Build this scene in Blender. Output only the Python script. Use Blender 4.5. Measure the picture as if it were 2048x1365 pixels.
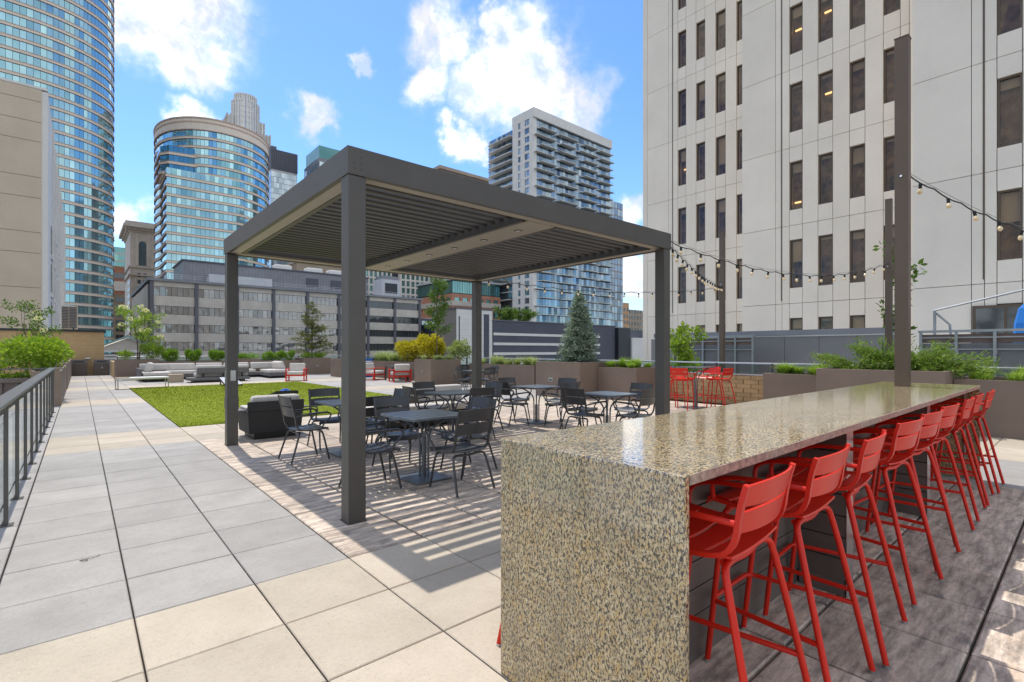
import bpy, bmesh, math, random
import numpy as np
from mathutils import Vector, Matrix, noise as mnoise
R = math.radians
random.seed(7)
rng = np.random.default_rng(11)
scene = bpy.context.scene
for o in list(bpy.data.objects): bpy.data.objects.remove(o)
C = scene.collection

# ------------------------------------------------------------------ camera
YAW = R(40.75)
cam_d = bpy.data.cameras.new('camera'); cam = bpy.data.objects.new('camera', cam_d); C.objects.link(cam)
cam.location = (0, 0, 1.47); cam.rotation_euler = (R(90), 0, -YAW)
cam_d.sensor_width = 36; cam_d.lens = 36 * 1004 / 2048
cam_d.shift_y = 18.5 / 2048
cam_d.clip_start = 0.05; cam_d.clip_end = 6000
scene.camera = cam

# ------------------------------------------------------------------ light
SUN = Vector((0.10, 1.455, 3.19)).normalized()
sun_d = bpy.data.lights.new('sun', 'SUN'); sun = bpy.data.objects.new('sun', sun_d); C.objects.link(sun)
sun_d.energy = 2.05; sun_d.angle = R(0.55); sun_d.color = (1.0, 0.94, 0.85)
sun.rotation_euler = SUN.to_track_quat('Z', 'Y').to_euler()
world = bpy.data.worlds.new('World'); scene.world = world; world.use_nodes = True
SKY_STRENGTH = 0.15
vs = scene.view_settings
vs.view_transform = 'Standard'; vs.look = 'None'; vs.gamma = 1; vs.use_curve_mapping = False
vs.exposure = 1.04
cy = scene.cycles
cy.max_bounces = 6; cy.diffuse_bounces = 3; cy.glossy_bounces = 3; cy.transmission_bounces = 4; cy.transparent_max_bounces = 24
cy.caustics_reflective = False; cy.caustics_refractive = False

def build_world():
    nt = world.node_tree; nt.nodes.clear(); N = nt.nodes; L = nt.links
    out = N.new('ShaderNodeOutputWorld'); bg = N.new('ShaderNodeBackground')
    sky = N.new('ShaderNodeTexSky'); sky.sky_type = 'NISHITA'; sky.sun_disc = False
    sky.sun_elevation = math.asin(SUN.z); sky.sun_rotation = math.atan2(SUN.x, SUN.y)
    sky.altitude = 300; sky.air_density = 1.0; sky.dust_density = 0.3; sky.ozone_density = 4.0
    tc = N.new('ShaderNodeTexCoord')
    def vm(op, a, b=None, v=None):
        n = N.new('ShaderNodeVectorMath'); n.operation = op
        L.new(a, n.inputs[0])
        if b is not None: L.new(b, n.inputs[1])
        if v is not None: n.inputs[1].default_value = v
        return n
    def ma(op, a, b=None, v=None, clamp=False):
        n = N.new('ShaderNodeMath'); n.operation = op; n.use_clamp = clamp
        L.new(a, n.inputs[0])
        if b is not None: L.new(b, n.inputs[1])
        if v is not None: n.inputs[1].default_value = v
        return n.outputs[0]
    def nz(vec, scale, detail, rough=.55):
        n = N.new('ShaderNodeTexNoise'); n.inputs['Scale'].default_value = scale
        n.inputs['Detail'].default_value = detail; n.inputs['Roughness'].default_value = rough
        L.new(vec, n.inputs['Vector']); return n
    d = vm('NORMALIZE', tc.outputs['Generated']).outputs[0]
    w1 = nz(d, 7.0, 5, .62)
    off = vm('SUBTRACT', w1.outputs['Color'], v=(.5, .5, .5)).outputs[0]
    offs = vm('SCALE', off); offs.inputs['Scale'].default_value = .20
    dd = vm('ADD', d, offs.outputs[0]).outputs[0]
    # the cumulus banks in front of the terrace
    S, Cc = math.sin(YAW), math.cos(YAW)
    def dr(px, py):
        t = (px - 1024) / 1004
        return Vector((S + t * Cc, Cc - t * S, (701 - py) / 1004)).normalized()
    blobs = [(dr(335, 5), .12), (dr(245, 40), .085), (dr(395, 85), .065), (dr(330, 110), .05), (dr(395, 236), .042), (dr(610, 246), .046),
             (dr(880, 80), .085), (dr(870, 190), .06), (dr(1005, 50), .04), (dr(1060, 135), .10), (dr(1150, 200), .085), (dr(975, 190), .075), (dr(1060, 225), .09),
             (dr(930, 288), .045), (dr(720, 120), .026), (dr(255, 455), .045), (dr(1270, 420), .05), (dr(1265, 545), .06)]
    acc = None
    for c, r in blobs:
        s = vm('DISTANCE', dd, v=tuple(c)).outputs['Value']
        m = N.new('ShaderNodeMapRange'); m.interpolation_type = 'SMOOTHSTEP'
        m.inputs['From Min'].default_value = r * 1.18; m.inputs['From Max'].default_value = r * .45
        L.new(s, m.inputs['Value'])
        acc = m.outputs[0] if acc is None else ma('MAXIMUM', acc, m.outputs[0])
    # unseen cumulus round the rest of the sky, added and thickened for fill light
    F = Vector((S, Cc, .32)).normalized()
    dot = vm('DOT_PRODUCT', d, v=tuple(F)).outputs['Value']
    rest = N.new('ShaderNodeMapRange'); rest.interpolation_type = 'SMOOTHSTEP'
    rest.inputs['From Min'].default_value = .72; rest.inputs['From Max'].default_value = .45
    L.new(dot, rest.inputs['Value'])
    w5 = nz(dd, 2.6, 4, .6)
    fill_cov = N.new('ShaderNodeMapRange'); fill_cov.interpolation_type = 'SMOOTHSTEP'; fill_cov.inputs['From Min'].default_value = .40; fill_cov.inputs['From Max'].default_value = .52
    L.new(w5.outputs['Fac'], fill_cov.inputs['Value'])
    acc = ma('MAXIMUM', acc, ma('MULTIPLY', fill_cov.outputs[0], rest.outputs[0]))
    w2 = nz(d, 17.0, 7, .62)
    det = N.new('ShaderNodeMapRange'); det.inputs['From Min'].default_value = .38; det.inputs['From Max'].default_value = .62
    L.new(w2.outputs['Fac'], det.inputs['Value'])
    mk2 = ma('MULTIPLY', ma('POWER', acc, v=1.15), ma('ADD', ma('MULTIPLY', det.outputs[0], v=.62), ma('MULTIPLY', acc, v=.5), clamp=True), clamp=True)
    w4 = nz(dd, 6.5, 4, .6)
    shade = N.new('ShaderNodeMapRange'); shade.inputs['From Min'].default_value = .42; shade.inputs['From Max'].default_value = .70
    L.new(w4.outputs['Fac'], shade.inputs['Value'])
    cc = N.new('ShaderNodeMix'); cc.data_type = 'RGBA'
    cc.inputs['A'].default_value = (CLOUD * .46, CLOUD * .47, CLOUD * .495, 1); cc.inputs['B'].default_value = (CLOUD, CLOUD * .97, CLOUD * .91, 1)
    L.new(shade.outputs[0], cc.inputs['Factor'])
    hs = N.new('ShaderNodeHueSaturation'); hs.inputs['Saturation'].default_value = SKY_SAT; hs.inputs['Value'].default_value = 1.0
    tint = N.new('ShaderNodeMix'); tint.data_type = 'RGBA'; tint.blend_type = 'MULTIPLY'; tint.inputs['Factor'].default_value = 1
    tint.inputs['B'].default_value = SKY_TINT + (1,); L.new(sky.outputs[0], tint.inputs['A'])
    L.new(tint.outputs['Result'], hs.inputs['Color'])
    mx = N.new('ShaderNodeMix'); mx.data_type = 'RGBA'
    L.new(mk2, mx.inputs['Factor']); L.new(hs.outputs[0], mx.inputs['A']); L.new(cc.outputs['Result'], mx.inputs['B'])
    L.new(mx.outputs['Result'], bg.inputs['Color']); bg.inputs['Strength'].default_value = SKY_STRENGTH
    L.new(bg.outputs[0], out.inputs['Surface'])
CLOUD = 6.4
SKY_SAT = 1.1
SKY_TINT = (.70, .735, .79)
build_world()

# ------------------------------------------------------------------ helpers
class MB:
    def __init__(s): s.v = []; s.f = []; s.a = None
    def add(s, vs_, fs_):
        n = len(s.v); s.v += [tuple(p) for p in vs_]; s.f += [tuple(i + n for i in f) for f in fs_]; return s
    def box(s, x0, x1, y0, y1, z0, z1):
        return s.add([(x0,y0,z0),(x1,y0,z0),(x1,y1,z0),(x0,y1,z0),(x0,y0,z1),(x1,y0,z1),(x1,y1,z1),(x0,y1,z1)],
                     [(0,3,2,1),(4,5,6,7),(0,1,5,4),(1,2,6,5),(2,3,7,6),(3,0,4,7)])
    def obox(s, c, sx, sy, sz, rz=0, ry=0, rx=0):
        m = Matrix.Translation(c) @ Matrix.Rotation(rz,4,'Z') @ Matrix.Rotation(ry,4,'Y') @ Matrix.Rotation(rx,4,'X')
        p = [m @ Vector((i*sx/2, j*sy/2, k*sz/2)) for k in (-1,1) for j in (-1,1) for i in (-1,1)]
        return s.add(p, [(0,2,3,1),(4,5,7,6),(0,1,5,4),(1,3,7,5),(3,2,6,7),(2,0,4,6)])
    def prism(s, poly, z0, z1):
        n = len(poly)
        vs_ = [(x,y,z0) for x,y in poly] + [(x,y,z1) for x,y in poly]
        fs_ = [tuple(range(n-1,-1,-1)), tuple(range(n,2*n))] + [(i,(i+1)%n,n+(i+1)%n,n+i) for i in range(n)]
        return s.add(vs_, fs_)
    def tube(s, pts, r, n=8, smooth=2, cap=True, r2=None):
        pts = [Vector(p) for p in pts]
        for _ in range(smooth if len(pts) > 2 else 0):
            q = [pts[0]]
            for i in range(len(pts)-1):
                a, b = pts[i], pts[i+1]
                if i > 0: q.append(a*.75+b*.25)
                if i < len(pts)-2: q.append(a*.25+b*.75)
            q.append(pts[-1]); pts = q
        up = Vector((0,0,1)); rings = []; u = None
        for i, p in enumerate(pts):
            t = (pts[min(i+1,len(pts)-1)] - pts[max(i-1,0)]).normalized()
            if u is None:
                u = t.cross(up if abs(t.z) < .95 else Vector((1,0,0))).normalized()
            else:
                u = (u - t*u.dot(t)).normalized()
            w = t.cross(u)
            rad = r if r2 is None else r + (r2-r)*i/(len(pts)-1)
            rings.append([p + (u*math.cos(2*math.pi*k/n) + w*math.sin(2*math.pi*k/n))*rad for k in range(n)])
        vs_ = [q for ring in rings for q in ring]; fs_ = []
        for i in range(len(rings)-1):
            for k in range(n):
                a, b = i*n+k, i*n+(k+1)%n
                fs_.append((a,b,b+n,a+n))
        if cap: fs_ += [tuple(range(n-1,-1,-1)), tuple(range((len(rings)-1)*n, len(rings)*n))]
        return s.add(vs_, fs_)
    def cyl(s, p, q, r, n=10, r2=None): return s.tube([p,q], r, n, 0, True, r2)
    def sheet(s, fn, nu, nv, th):
        # thick surface from fn(u,v)->(x,y,z), thickness th along local normal
        P = [[Vector(fn(i/nu, j/nv)) for j in range(nv+1)] for i in range(nu+1)]
        top = []; bot = []
        for i in range(nu+1):
            for j in range(nv+1):
                du = P[min(i+1,nu)][j]-P[max(i-1,0)][j]; dv = P[i][min(j+1,nv)]-P[i][max(j-1,0)]
                n = du.cross(dv).normalized()
                top.append(P[i][j]+n*th/2); bot.append(P[i][j]-n*th/2)
        m = len(top); w = nv+1; fs_ = []
        for i in range(nu):
            for j in range(nv):
                a = i*w+j
                fs_.append((a,a+w,a+w+1,a+1)); fs_.append((m+a,m+a+1,m+a+w+1,m+a+w))
        for i in range(nu):
            a = i*w; b = i*w+nv
            fs_.append((a,m+a,m+a+w,a+w)); fs_.append((b,b+w,m+b+w,m+b))
        for j in range(nv):
            a = j; b = nu*w+j
            fs_.append((a,a+1,m+a+1,m+a)); fs_.append((b,m+b,m+b+1,b+1))
        return s.add(top+bot, fs_)
    def mesh(s, name, mat, smooth=False, bevel=0, seg=2, off=(0,0,0), fix=False):
        me = bpy.data.meshes.new(name)
        o = off
        me.from_pydata([(x-o[0],y-o[1],z-o[2]) for x,y,z in s.v], [], s.f); 
        if bevel or fix:
            bm = bmesh.new(); bm.from_mesh(me)
            if fix: bmesh.ops.recalc_face_normals(bm, faces=bm.faces)
            if bevel:
                bmesh.ops.bevel(bm, geom=[e for e in bm.edges if len(e.link_faces)==2 and e.calc_face_angle(0)>.6], offset=bevel, segments=seg, affect='EDGES', profile=.6, clamp_overlap=True)
            bm.to_mesh(me); bm.free()
        if smooth:
            me.polygons.foreach_set('use_smooth', [True]*len(me.polygons))
            if hasattr(me,'set_sharp_from_angle'): me.set_sharp_from_angle(angle=R(40 if smooth is True else smooth))
        me.materials.append(mat if not isinstance(mat,str) else MT[mat]); me.update()
        return me
    def build(s, name, mat, parent=None, smooth=False, bevel=0, seg=2, world=False, fix=False):
        off = (0,0,0)
        if world and parent is not None:
            off = Vector(parent.location)
            if parent.parent: off = off + parent.parent.location
        return mk(name, s.mesh(name, mat, smooth, bevel, seg, off, fix), parent)
def mk(name, me, parent=None, loc=None, rz=0):
    o = bpy.data.objects.new(name, me); C.objects.link(o)
    if parent is not None: o.parent = parent
    if loc is not None: o.location = loc
    if rz: o.rotation_euler = (0,0,rz)
    return o
def tag(o, label, cat, group=None):
    o['label'] = label; o['category'] = cat
    if group: o['group'] = group
    return o
def thing(name, label, cat, loc=(0,0,0), rz=0, group=None):
    return tag(mk(name, None, None, loc, rz), label, cat, group)
def struct(o): o['kind'] = 'structure'; return o
def copy_tree(o, loc, rz, label, group=None):
    def rec(s, par):
        c = s.copy(); C.objects.link(c); c.parent = par
        for ch in KIDS.get(s.name) or s.children: rec(ch, c)
        return c
    r = rec(o, None); r.location = loc; r.rotation_euler = (0,0,rz); r['label'] = label
    if group: r['group'] = group
    return r
KIDS = {}

# ------------------------------------------------------------------ materials
MT = {}
def nodes(name):
    m = bpy.data.materials.new(name); m.use_nodes = True; MT[name] = m
    nt = m.node_tree; b = nt.nodes['Principled BSDF']; return m, nt, nt.nodes, nt.links, b
def pos(N): return N.new('ShaderNodeNewGeometry').outputs['Position']
def mixc(N, L, fac, a, b, blend='MIX'):
    m = N.new('ShaderNodeMix'); m.data_type = 'RGBA'; m.blend_type = blend
    for k, x in (('Factor', fac), ('A', a), ('B', b)):
        if isinstance(x, (tuple, list)): m.inputs[k].default_value = tuple(x)[:3] + (1,)
        elif isinstance(x, (int, float)): m.inputs[k].default_value = x
        else: L.new(x, m.inputs[k])
    return m.outputs['Result']
def ntex(N, L, vec, scale, detail=4, rough=.55, stretch=None):
    if stretch:
        mp = N.new('ShaderNodeVectorMath'); mp.operation = 'MULTIPLY'; mp.inputs[1].default_value = stretch; L.new(vec, mp.inputs[0]); vec = mp.outputs[0]
    n = N.new('ShaderNodeTexNoise'); n.inputs['Scale'].default_value = scale; n.inputs['Detail'].default_value = detail; n.inputs['Roughness'].default_value = rough
    L.new(vec, n.inputs['Vector']); return n.outputs['Fac']
def rmp(N, L, fac, lo, hi, a=0., b=1.):
    m = N.new('ShaderNodeMapRange'); m.inputs['From Min'].default_value = lo; m.inputs['From Max'].default_value = hi
    m.inputs['To Min'].default_value = a; m.inputs['To Max'].default_value = b; L.new(fac, m.inputs['Value']); return m.outputs[0]
def rnd01(N, L, isl=True):
    oi = N.new('ShaderNodeObjectInfo').outputs['Random']
    if not isl: return oi
    g = N.new('ShaderNodeNewGeometry').outputs['Random Per Island']
    a = N.new('ShaderNodeMath'); a.operation = 'ADD'; L.new(oi, a.inputs[0]); L.new(g, a.inputs[1])
    f = N.new('ShaderNodeMath'); f.operation = 'FRACT'; L.new(a.outputs[0], f.inputs[0]); return f.outputs[0]
def bumpn(N, L, b, h, strength, dist=.01):
    bu = N.new('ShaderNodeBump'); bu.inputs['Strength'].default_value = strength; bu.inputs['Distance'].default_value = dist
    L.new(h, bu.inputs['Height']); L.new(bu.outputs[0], b.inputs['Normal'])
def M(name, col, rough=.6, metal=0, var=.10, scale=2.5, bump=0., bscale=80, rnd=0., spec=.5, stretch=None, fine=0., coat=0, streak=0.):
    m, nt, N, L, b = nodes(name)
    p = pos(N)
    lo = tuple(c*(1-var) for c in col); hi = tuple(min(1,c*(1+var)) for c in col)
    c = mixc(N, L, rmp(N, L, ntex(N, L, p, scale, 3, .6, stretch), .3, .7), lo, hi)
    if fine: c = mixc(N, L, rmp(N, L, ntex(N, L, p, bscale, 3, .6), .3, .7, 0, fine), c, tuple(x*.45 for x in col))
    if streak:
        c = mixc(N, L, rmp(N, L, ntex(N, L, p, 1.0, 5, .65, (1.1,1.1,.12)), .5, .8, 0, streak), c, tuple(x*.55 for x in col))
    if rnd:
        r = rnd01(N, L)
        c = mixc(N, L, 1.0, c, mixc(N, L, r, (1-rnd,)*3, (1+rnd,)*3), 'MULTIPLY')
    L.new(c, b.inputs['Base Color'])
    b.inputs['Metallic'].default_value = metal
    b.inputs['Specular IOR Level'].default_value = spec
    b.inputs['Roughness'].default_value = rough
    if coat: b.inputs['Coat Weight'].default_value = coat; b.inputs['Coat Roughness'].default_value = .12
    if bump: bumpn(N, L, b, ntex(N, L, p, bscale, 3, .6), bump, .004)
    return m
def emat(name, col, strength):
    m, nt, N, L, b = nodes(name)
    b.inputs['Base Color'].default_value = col + (1,); b.inputs['Emission Color'].default_value = col + (1,); b.inputs['Emission Strength'].default_value = strength
    return m
def glassy(name, tint, gloss=.06, ior=1.5, mixf=.55):
    # see-through architectural pane: tinted transparency plus fresnel reflection
    m, nt, N, L, b = nodes(name)
    N.remove(b); out = N['Material Output']
    t = N.new('ShaderNodeBsdfTransparent'); t.inputs[0].default_value = tint + (1,)
    g = N.new('ShaderNodeBsdfGlossy'); g.inputs['Roughness'].default_value = gloss; g.inputs[0].default_value = (.9,.95,1,1)
    fr = N.new('ShaderNodeFresnel'); L.new(rmp(N, L, N.new('ShaderNodeNewGeometry').outputs['Backfacing'], 0, 1, ior, 1/ior), fr.inputs[0])
    mx = N.new('ShaderNodeMixShader'); L.new(fr.outputs[0], mx.inputs[0]); L.new(t.outputs[0], mx.inputs[1]); L.new(g.outputs[0], mx.inputs[2])
    L.new(mx.outputs[0], out.inputs[0]); return m
def tower_glass(name, dark, light, metal=.6, rough=.05, wob=0., wscale=.2):
    m, nt, N, L, b = nodes(name)
    r = rnd01(N, L)
    p = pos(N)
    k = rmp(N, L, r, 0, 1)
    c = mixc(N, L, k, dark, light)
    c = mixc(N, L, rmp(N, L, ntex(N, L, p, .02, 3), .4, .6), c, tuple(x*.8 for x in light))
    L.new(c, b.inputs['Base Color']); b.inputs['Metallic'].default_value = metal; b.inputs['Roughness'].default_value = rough
    b.inputs['Specular IOR Level'].default_value = .8
    if wob: bumpn(N, L, b, ntex(N, L, p, wscale, 2, .5), 1.0, wob)
    return m
M('metal_brown', (.092,.085,.075), .48, .2, .07, 2.5, streak=.14)       # powder coated pergola
M('metal_dark', (.055,.055,.056), .40, .3, .08, 4, coat=.1)          # outdoor chairs
M('metal_table', (.15,.168,.19), .30, .3, .06, 4, coat=.15)
M('louver', (.072,.069,.066), .45, .3, .06)
M('soffit_bounce', (.36,.32,.265), .55, 0, .06, 2, .1, 200)  # paler than the pergola brown: light bounced off the paving put into the colour
M('red', (.60,.020,.008), .38, .0, .07, 3, spec=.35)
M('steel', (.52,.52,.52), .32, .9, .06)
M('chrome', (.75,.75,.76), .18, 1, .03)
M('bronze', (.12,.088,.063), .40, .45, .06)
M('rubber', (.02,.02,.02), .8)
M('fabric', (.54,.51,.47), .95, 0, .07, 6, .5, 500, spec=.2)
M('fabric_blue', (.03,.12,.45), .85, 0, .15, 9)
M('planter', (.205,.15,.115), .62, 0, .10, 1.2, .25, 120, fine=.15)
M('planter_rib', (.135,.105,.09), .55, .1, .08)
M('soil', (.06,.045,.03), .95, 0, .3, 12, .6, 60)
M('bin', (.105,.085,.072), .5, .1, .06)
M('white', (.80,.80,.78), .5, 0, .04)
M('black', (.012,.012,.013), .45, .0, .1)
M('deck_dark', (.045,.045,.045), .9, 0, .2)
M('rope', (.08,.06,.05), .9)
M('bulb', (.85,.66,.38), .12, 0, .05, 20, spec=.8)
M('cable', (.03,.03,.03), .6)
M('wire', (.30,.30,.30), .35, .8)
M('umbrella', (.02,.20,.62), .8, 0, .12, 3)
M('yellow', (.7,.45,.03), .5); M('blue', (.03,.15,.5), .5)
glassy('rail_glass', (.86,.93,.90), .02, 1.45)
glassy('office_glass', (.80,.70,.58), .03, 1.52)
M('concrete_white', (.86,.775,.65), .85, 0, .05, .5, .25, 25, fine=.08, rnd=.03, streak=.10)
M('joint', (.26,.23,.19), .9)
M('interior', (.21,.145,.095), .9, 0, .75, 2.2)
M('blind', (.46,.40,.30), .9, 0, .05, rnd=.1)
emat('office_light', (1.0,.62,.28), 1.1)
# ------------------------------------------------------------------ ground and terrace
def paver_mat(name, c1, c2, streaky=False):
    m, nt, N, L, b = nodes(name); p = pos(N)
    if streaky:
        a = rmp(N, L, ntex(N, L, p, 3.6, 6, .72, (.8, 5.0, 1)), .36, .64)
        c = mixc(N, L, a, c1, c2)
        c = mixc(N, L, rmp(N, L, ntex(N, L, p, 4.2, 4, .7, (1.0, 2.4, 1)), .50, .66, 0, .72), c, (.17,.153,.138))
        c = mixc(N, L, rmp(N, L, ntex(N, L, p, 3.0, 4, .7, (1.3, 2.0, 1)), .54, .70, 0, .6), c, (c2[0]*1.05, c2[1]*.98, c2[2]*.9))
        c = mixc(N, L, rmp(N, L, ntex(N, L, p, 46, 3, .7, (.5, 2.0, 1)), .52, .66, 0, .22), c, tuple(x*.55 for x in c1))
    else:
        c = mixc(N, L, rmp(N, L, ntex(N, L, p, 2.3, 5, .66), .3, .7), c1, c2)
        c = mixc(N, L, rmp(N, L, ntex(N, L, p, 5, 5, .7, (1, 2.5, 1)), .6, .8, 0, .25), c, tuple(x*.72 for x in c1))
        c = mixc(N, L, rmp(N, L, ntex(N, L, p, 34, 4, .75), .50, .72, 0, .32), c, tuple(x*.62 for x in c1))
        c = mixc(N, L, rmp(N, L, ntex(N, L, p, 110, 2, .6), .60, .70, 0, .5), c, tuple(x*.5 for x in c1))
        c = mixc(N, L, rmp(N, L, ntex(N, L, p, 60, 2, .6, (1,1.7,1)), .66, .70, 0, .5), c, tuple(min(1,x*1.35) for x in c2))
        c = mixc(N, L, rmp(N, L, ntex(N, L, p, .8, 3, .6), .62, .74, 0, .3), c, tuple(x*.7 for x in c1))
    r = rnd01(N, L)
    c = mixc(N, L, 1.0, c, mixc(N, L, r, (.82,.81,.80) if streaky else (.90,.90,.90), (1.18,1.17,1.16) if streaky else (1.07,1.065,1.06)), 'MULTIPLY')
    L.new(c, b.inputs['Base Color'])
    b.inputs['Roughness'].default_value = .72; b.inputs['Specular IOR Level'].default_value = .3
    bumpn(N, L, b, ntex(N, L, p, 190, 3, .7), .35, .003)
paver_mat('paver_grey', (.31,.293,.272), (.395,.376,.35))
paver_mat('paver_beige', (.425,.366,.285), (.515,.45,.357))
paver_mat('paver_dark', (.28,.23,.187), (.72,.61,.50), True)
M('joint_dirt', (.055,.047,.04), .95, 0, .3, 9)
M('asphalt', (.06,.06,.062), .9, 0, .2, .3)
M('roof_grey', (.42,.42,.41), .85, 0, .12, .3, fine=.1)
M('paving_far', (.55,.54,.51), .8, 0, .1, .6)

g = MB(); g.add([(-1500,-1500,-14),(1500,-1500,-14),(1500,1500,-14),(-1500,1500,-14)], [(0,1,2,3)])
struct(g.build('ground', 'asphalt'))
g = MB(); g.box(-.52, 13.9, -4, 32.6, -14, -.034); g.box(-.52, 1.6, 32.6, 39.0, -13.99, -.035)
terrace = struct(g.build('terrace_floor', 'joint_dirt'))
g = MB(); g.box(-9, -.53, -4, 38.7, -13.98, -.25)
struct(g.build('side_terrace_floor', 'paving_far'))
g = MB(); g.box(13.91, 23.4, -12, 30, -13.97, -.6)
struct(g.build('lower_roof', 'roof_grey'))

PX0, PY0, PS = -.382, 3.448, .61
def paver_kind(xc, yc, k):
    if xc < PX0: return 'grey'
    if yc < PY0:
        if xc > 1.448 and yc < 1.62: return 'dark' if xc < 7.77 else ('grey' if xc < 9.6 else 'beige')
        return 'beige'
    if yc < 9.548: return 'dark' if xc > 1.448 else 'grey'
    return 'beige' if (10 <= k < 13 or 23 <= k < 26 or 34 <= k < 37 or 45 <= k < 48) else 'grey'
def paver_geo(mb, x, y, z, sx, sy, tx=0, ty=0, c=.005):
    h = .04; vs_ = []
    for zz, i in ((-h, 0), (-c, 0), (0, c)):
        for a, b_ in ((-1,-1),(1,-1),(1,1),(-1,1)):
            X = a*(sx/2-i); Y = b_*(sy/2-i); vs_.append((x+X, y+Y, z+zz+tx*X+ty*Y))
    mb.add(vs_, [(8,9,10,11)] + [(o+i, o+(i+1)%4, o+4+(i+1)%4, o+4+i) for o in (0,4) for i in range(4)])
tiles = []
Sy, Cy = math.sin(YAW), math.cos(YAW)
for i in range(-1, 23):
    for k in range(-9, 58):
        xc = PX0 + (i+.5)*PS; yc = PY0 + (k+.5)*PS
        sx = PS-.008; sy = PS-.008; xx = xc
        if i == -1: sx = .12; xx = PX0-.067
        if xc > 13.3: continue
        if 1.448 < xc < 7.5 and 11.4 < yc < 24.1: continue
        if yc > 31.8 and xc > 1.5: continue
        if yc > 38.6: continue
        d = xc*Sy + yc*Cy; l = xc*Cy - yc*Sy
        vis = d > .8 and abs(l/d) < 1.2 and 1.47*1004/d < 760
        tiles.append((-(1/d**3 if vis and i >= 0 else 1e-9/abs(d+9)), xx, yc, sx, sy, paver_kind(xc, yc, k)))
tiles.sort()
proto = {}
stuffmb = {k: MB() for k in ('grey','beige','dark')}
for n, (_, x, y, sx, sy, kd) in enumerate(tiles):
    z = random.uniform(-.0012, .0012); tx = random.uniform(-.002,.002); ty = random.uniform(-.002,.002)
    if n < 300:
        if kd not in proto:
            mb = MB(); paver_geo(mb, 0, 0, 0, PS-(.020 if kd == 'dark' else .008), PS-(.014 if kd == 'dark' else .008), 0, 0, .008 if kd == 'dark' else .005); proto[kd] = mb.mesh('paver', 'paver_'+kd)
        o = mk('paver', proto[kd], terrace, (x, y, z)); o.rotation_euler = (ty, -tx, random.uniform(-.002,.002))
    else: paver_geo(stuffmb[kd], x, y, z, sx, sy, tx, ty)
for kd, mb in stuffmb.items():
    o = mb.build('paving', 'paver_'+kd, terrace); o['kind'] = 'stuff'

# turf: sheet plus blades
def turf_mat():
    m, nt, N, L, b = nodes('turf'); p = pos(N)
    c = mixc(N, L, rmp(N, L, ntex(N, L, p, 1.2, 5, .6), .3, .7), (.185,.23,.006), (.25,.30,.010))
    c = mixc(N, L, 1.0, c, mixc(N, L, N.new('ShaderNodeNewGeometry').outputs['Random Per Island'], (.94,.94,.94), (1.06,1.06,1.06)), 'MULTIPLY')
    L.new(c, b.inputs['Base Color']); b.inputs['Roughness'].default_value = .7; b.inputs['Specular IOR Level'].default_value = .15
turf_mat()
TX0, TX1, TY0, TY1 = 1.46, 7.74, 11.39, 24.35
def turf():
    nb = 110000
    u = rng.random(nb); x = TX0 + (TX1-TX0)*rng.random(nb); y = TY0 + (TY1-TY0)*u**1.6
    a = rng.random(nb)*6.283; h = .012+.008*rng.random(nb); w = .004+.004*rng.random(nb)
    h *= 1 + .4*np.minimum(1, (y-TY0)/10); w *= 1 + .6*np.minimum(1, (y-TY0)/10)
    lx = (rng.random(nb)-.5)*.05; ly = (rng.random(nb)-.5)*.05
    V = np.zeros((nb,3,3)); dx = np.cos(a)*w; dy = np.sin(a)*w
    V[:,0] = np.stack([x-dx, y-dy, np.full(nb,.004)],1); V[:,1] = np.stack([x+dx, y+dy, np.full(nb,.004)],1); V[:,2] = np.stack([x+lx, y+ly, h+.004],1)
    V = V.reshape(-1,3)
    base = np.array([(TX0,TY0,.0),(TX1,TY0,.0),(TX1,TY1,.0),(TX0,TY1,.0),(TX0,TY0,-.04),(TX1,TY0,-.04),(TX1,TY1,-.04),(TX0,TY1,-.04)])
    base[:4,2] = .008
    me = bpy.data.meshes.new('turf'); nv = len(V)
    F = [(3*i,3*i+1,3*i+2) for i in range(nb)] + [(nv,nv+1,nv+2,nv+3),(nv,nv+4,nv+5,nv+1),(nv+3,nv+7,nv+4,nv)]
    me.from_pydata(np.vstack([V,base]).tolist(), [], F); me.materials.append(MT['turf'])
    o = mk('turf', me); o['kind'] = 'stuff'; tag(o, 'rectangle of bright green artificial turf set into the pale paving', 'turf')
turf()

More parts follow.
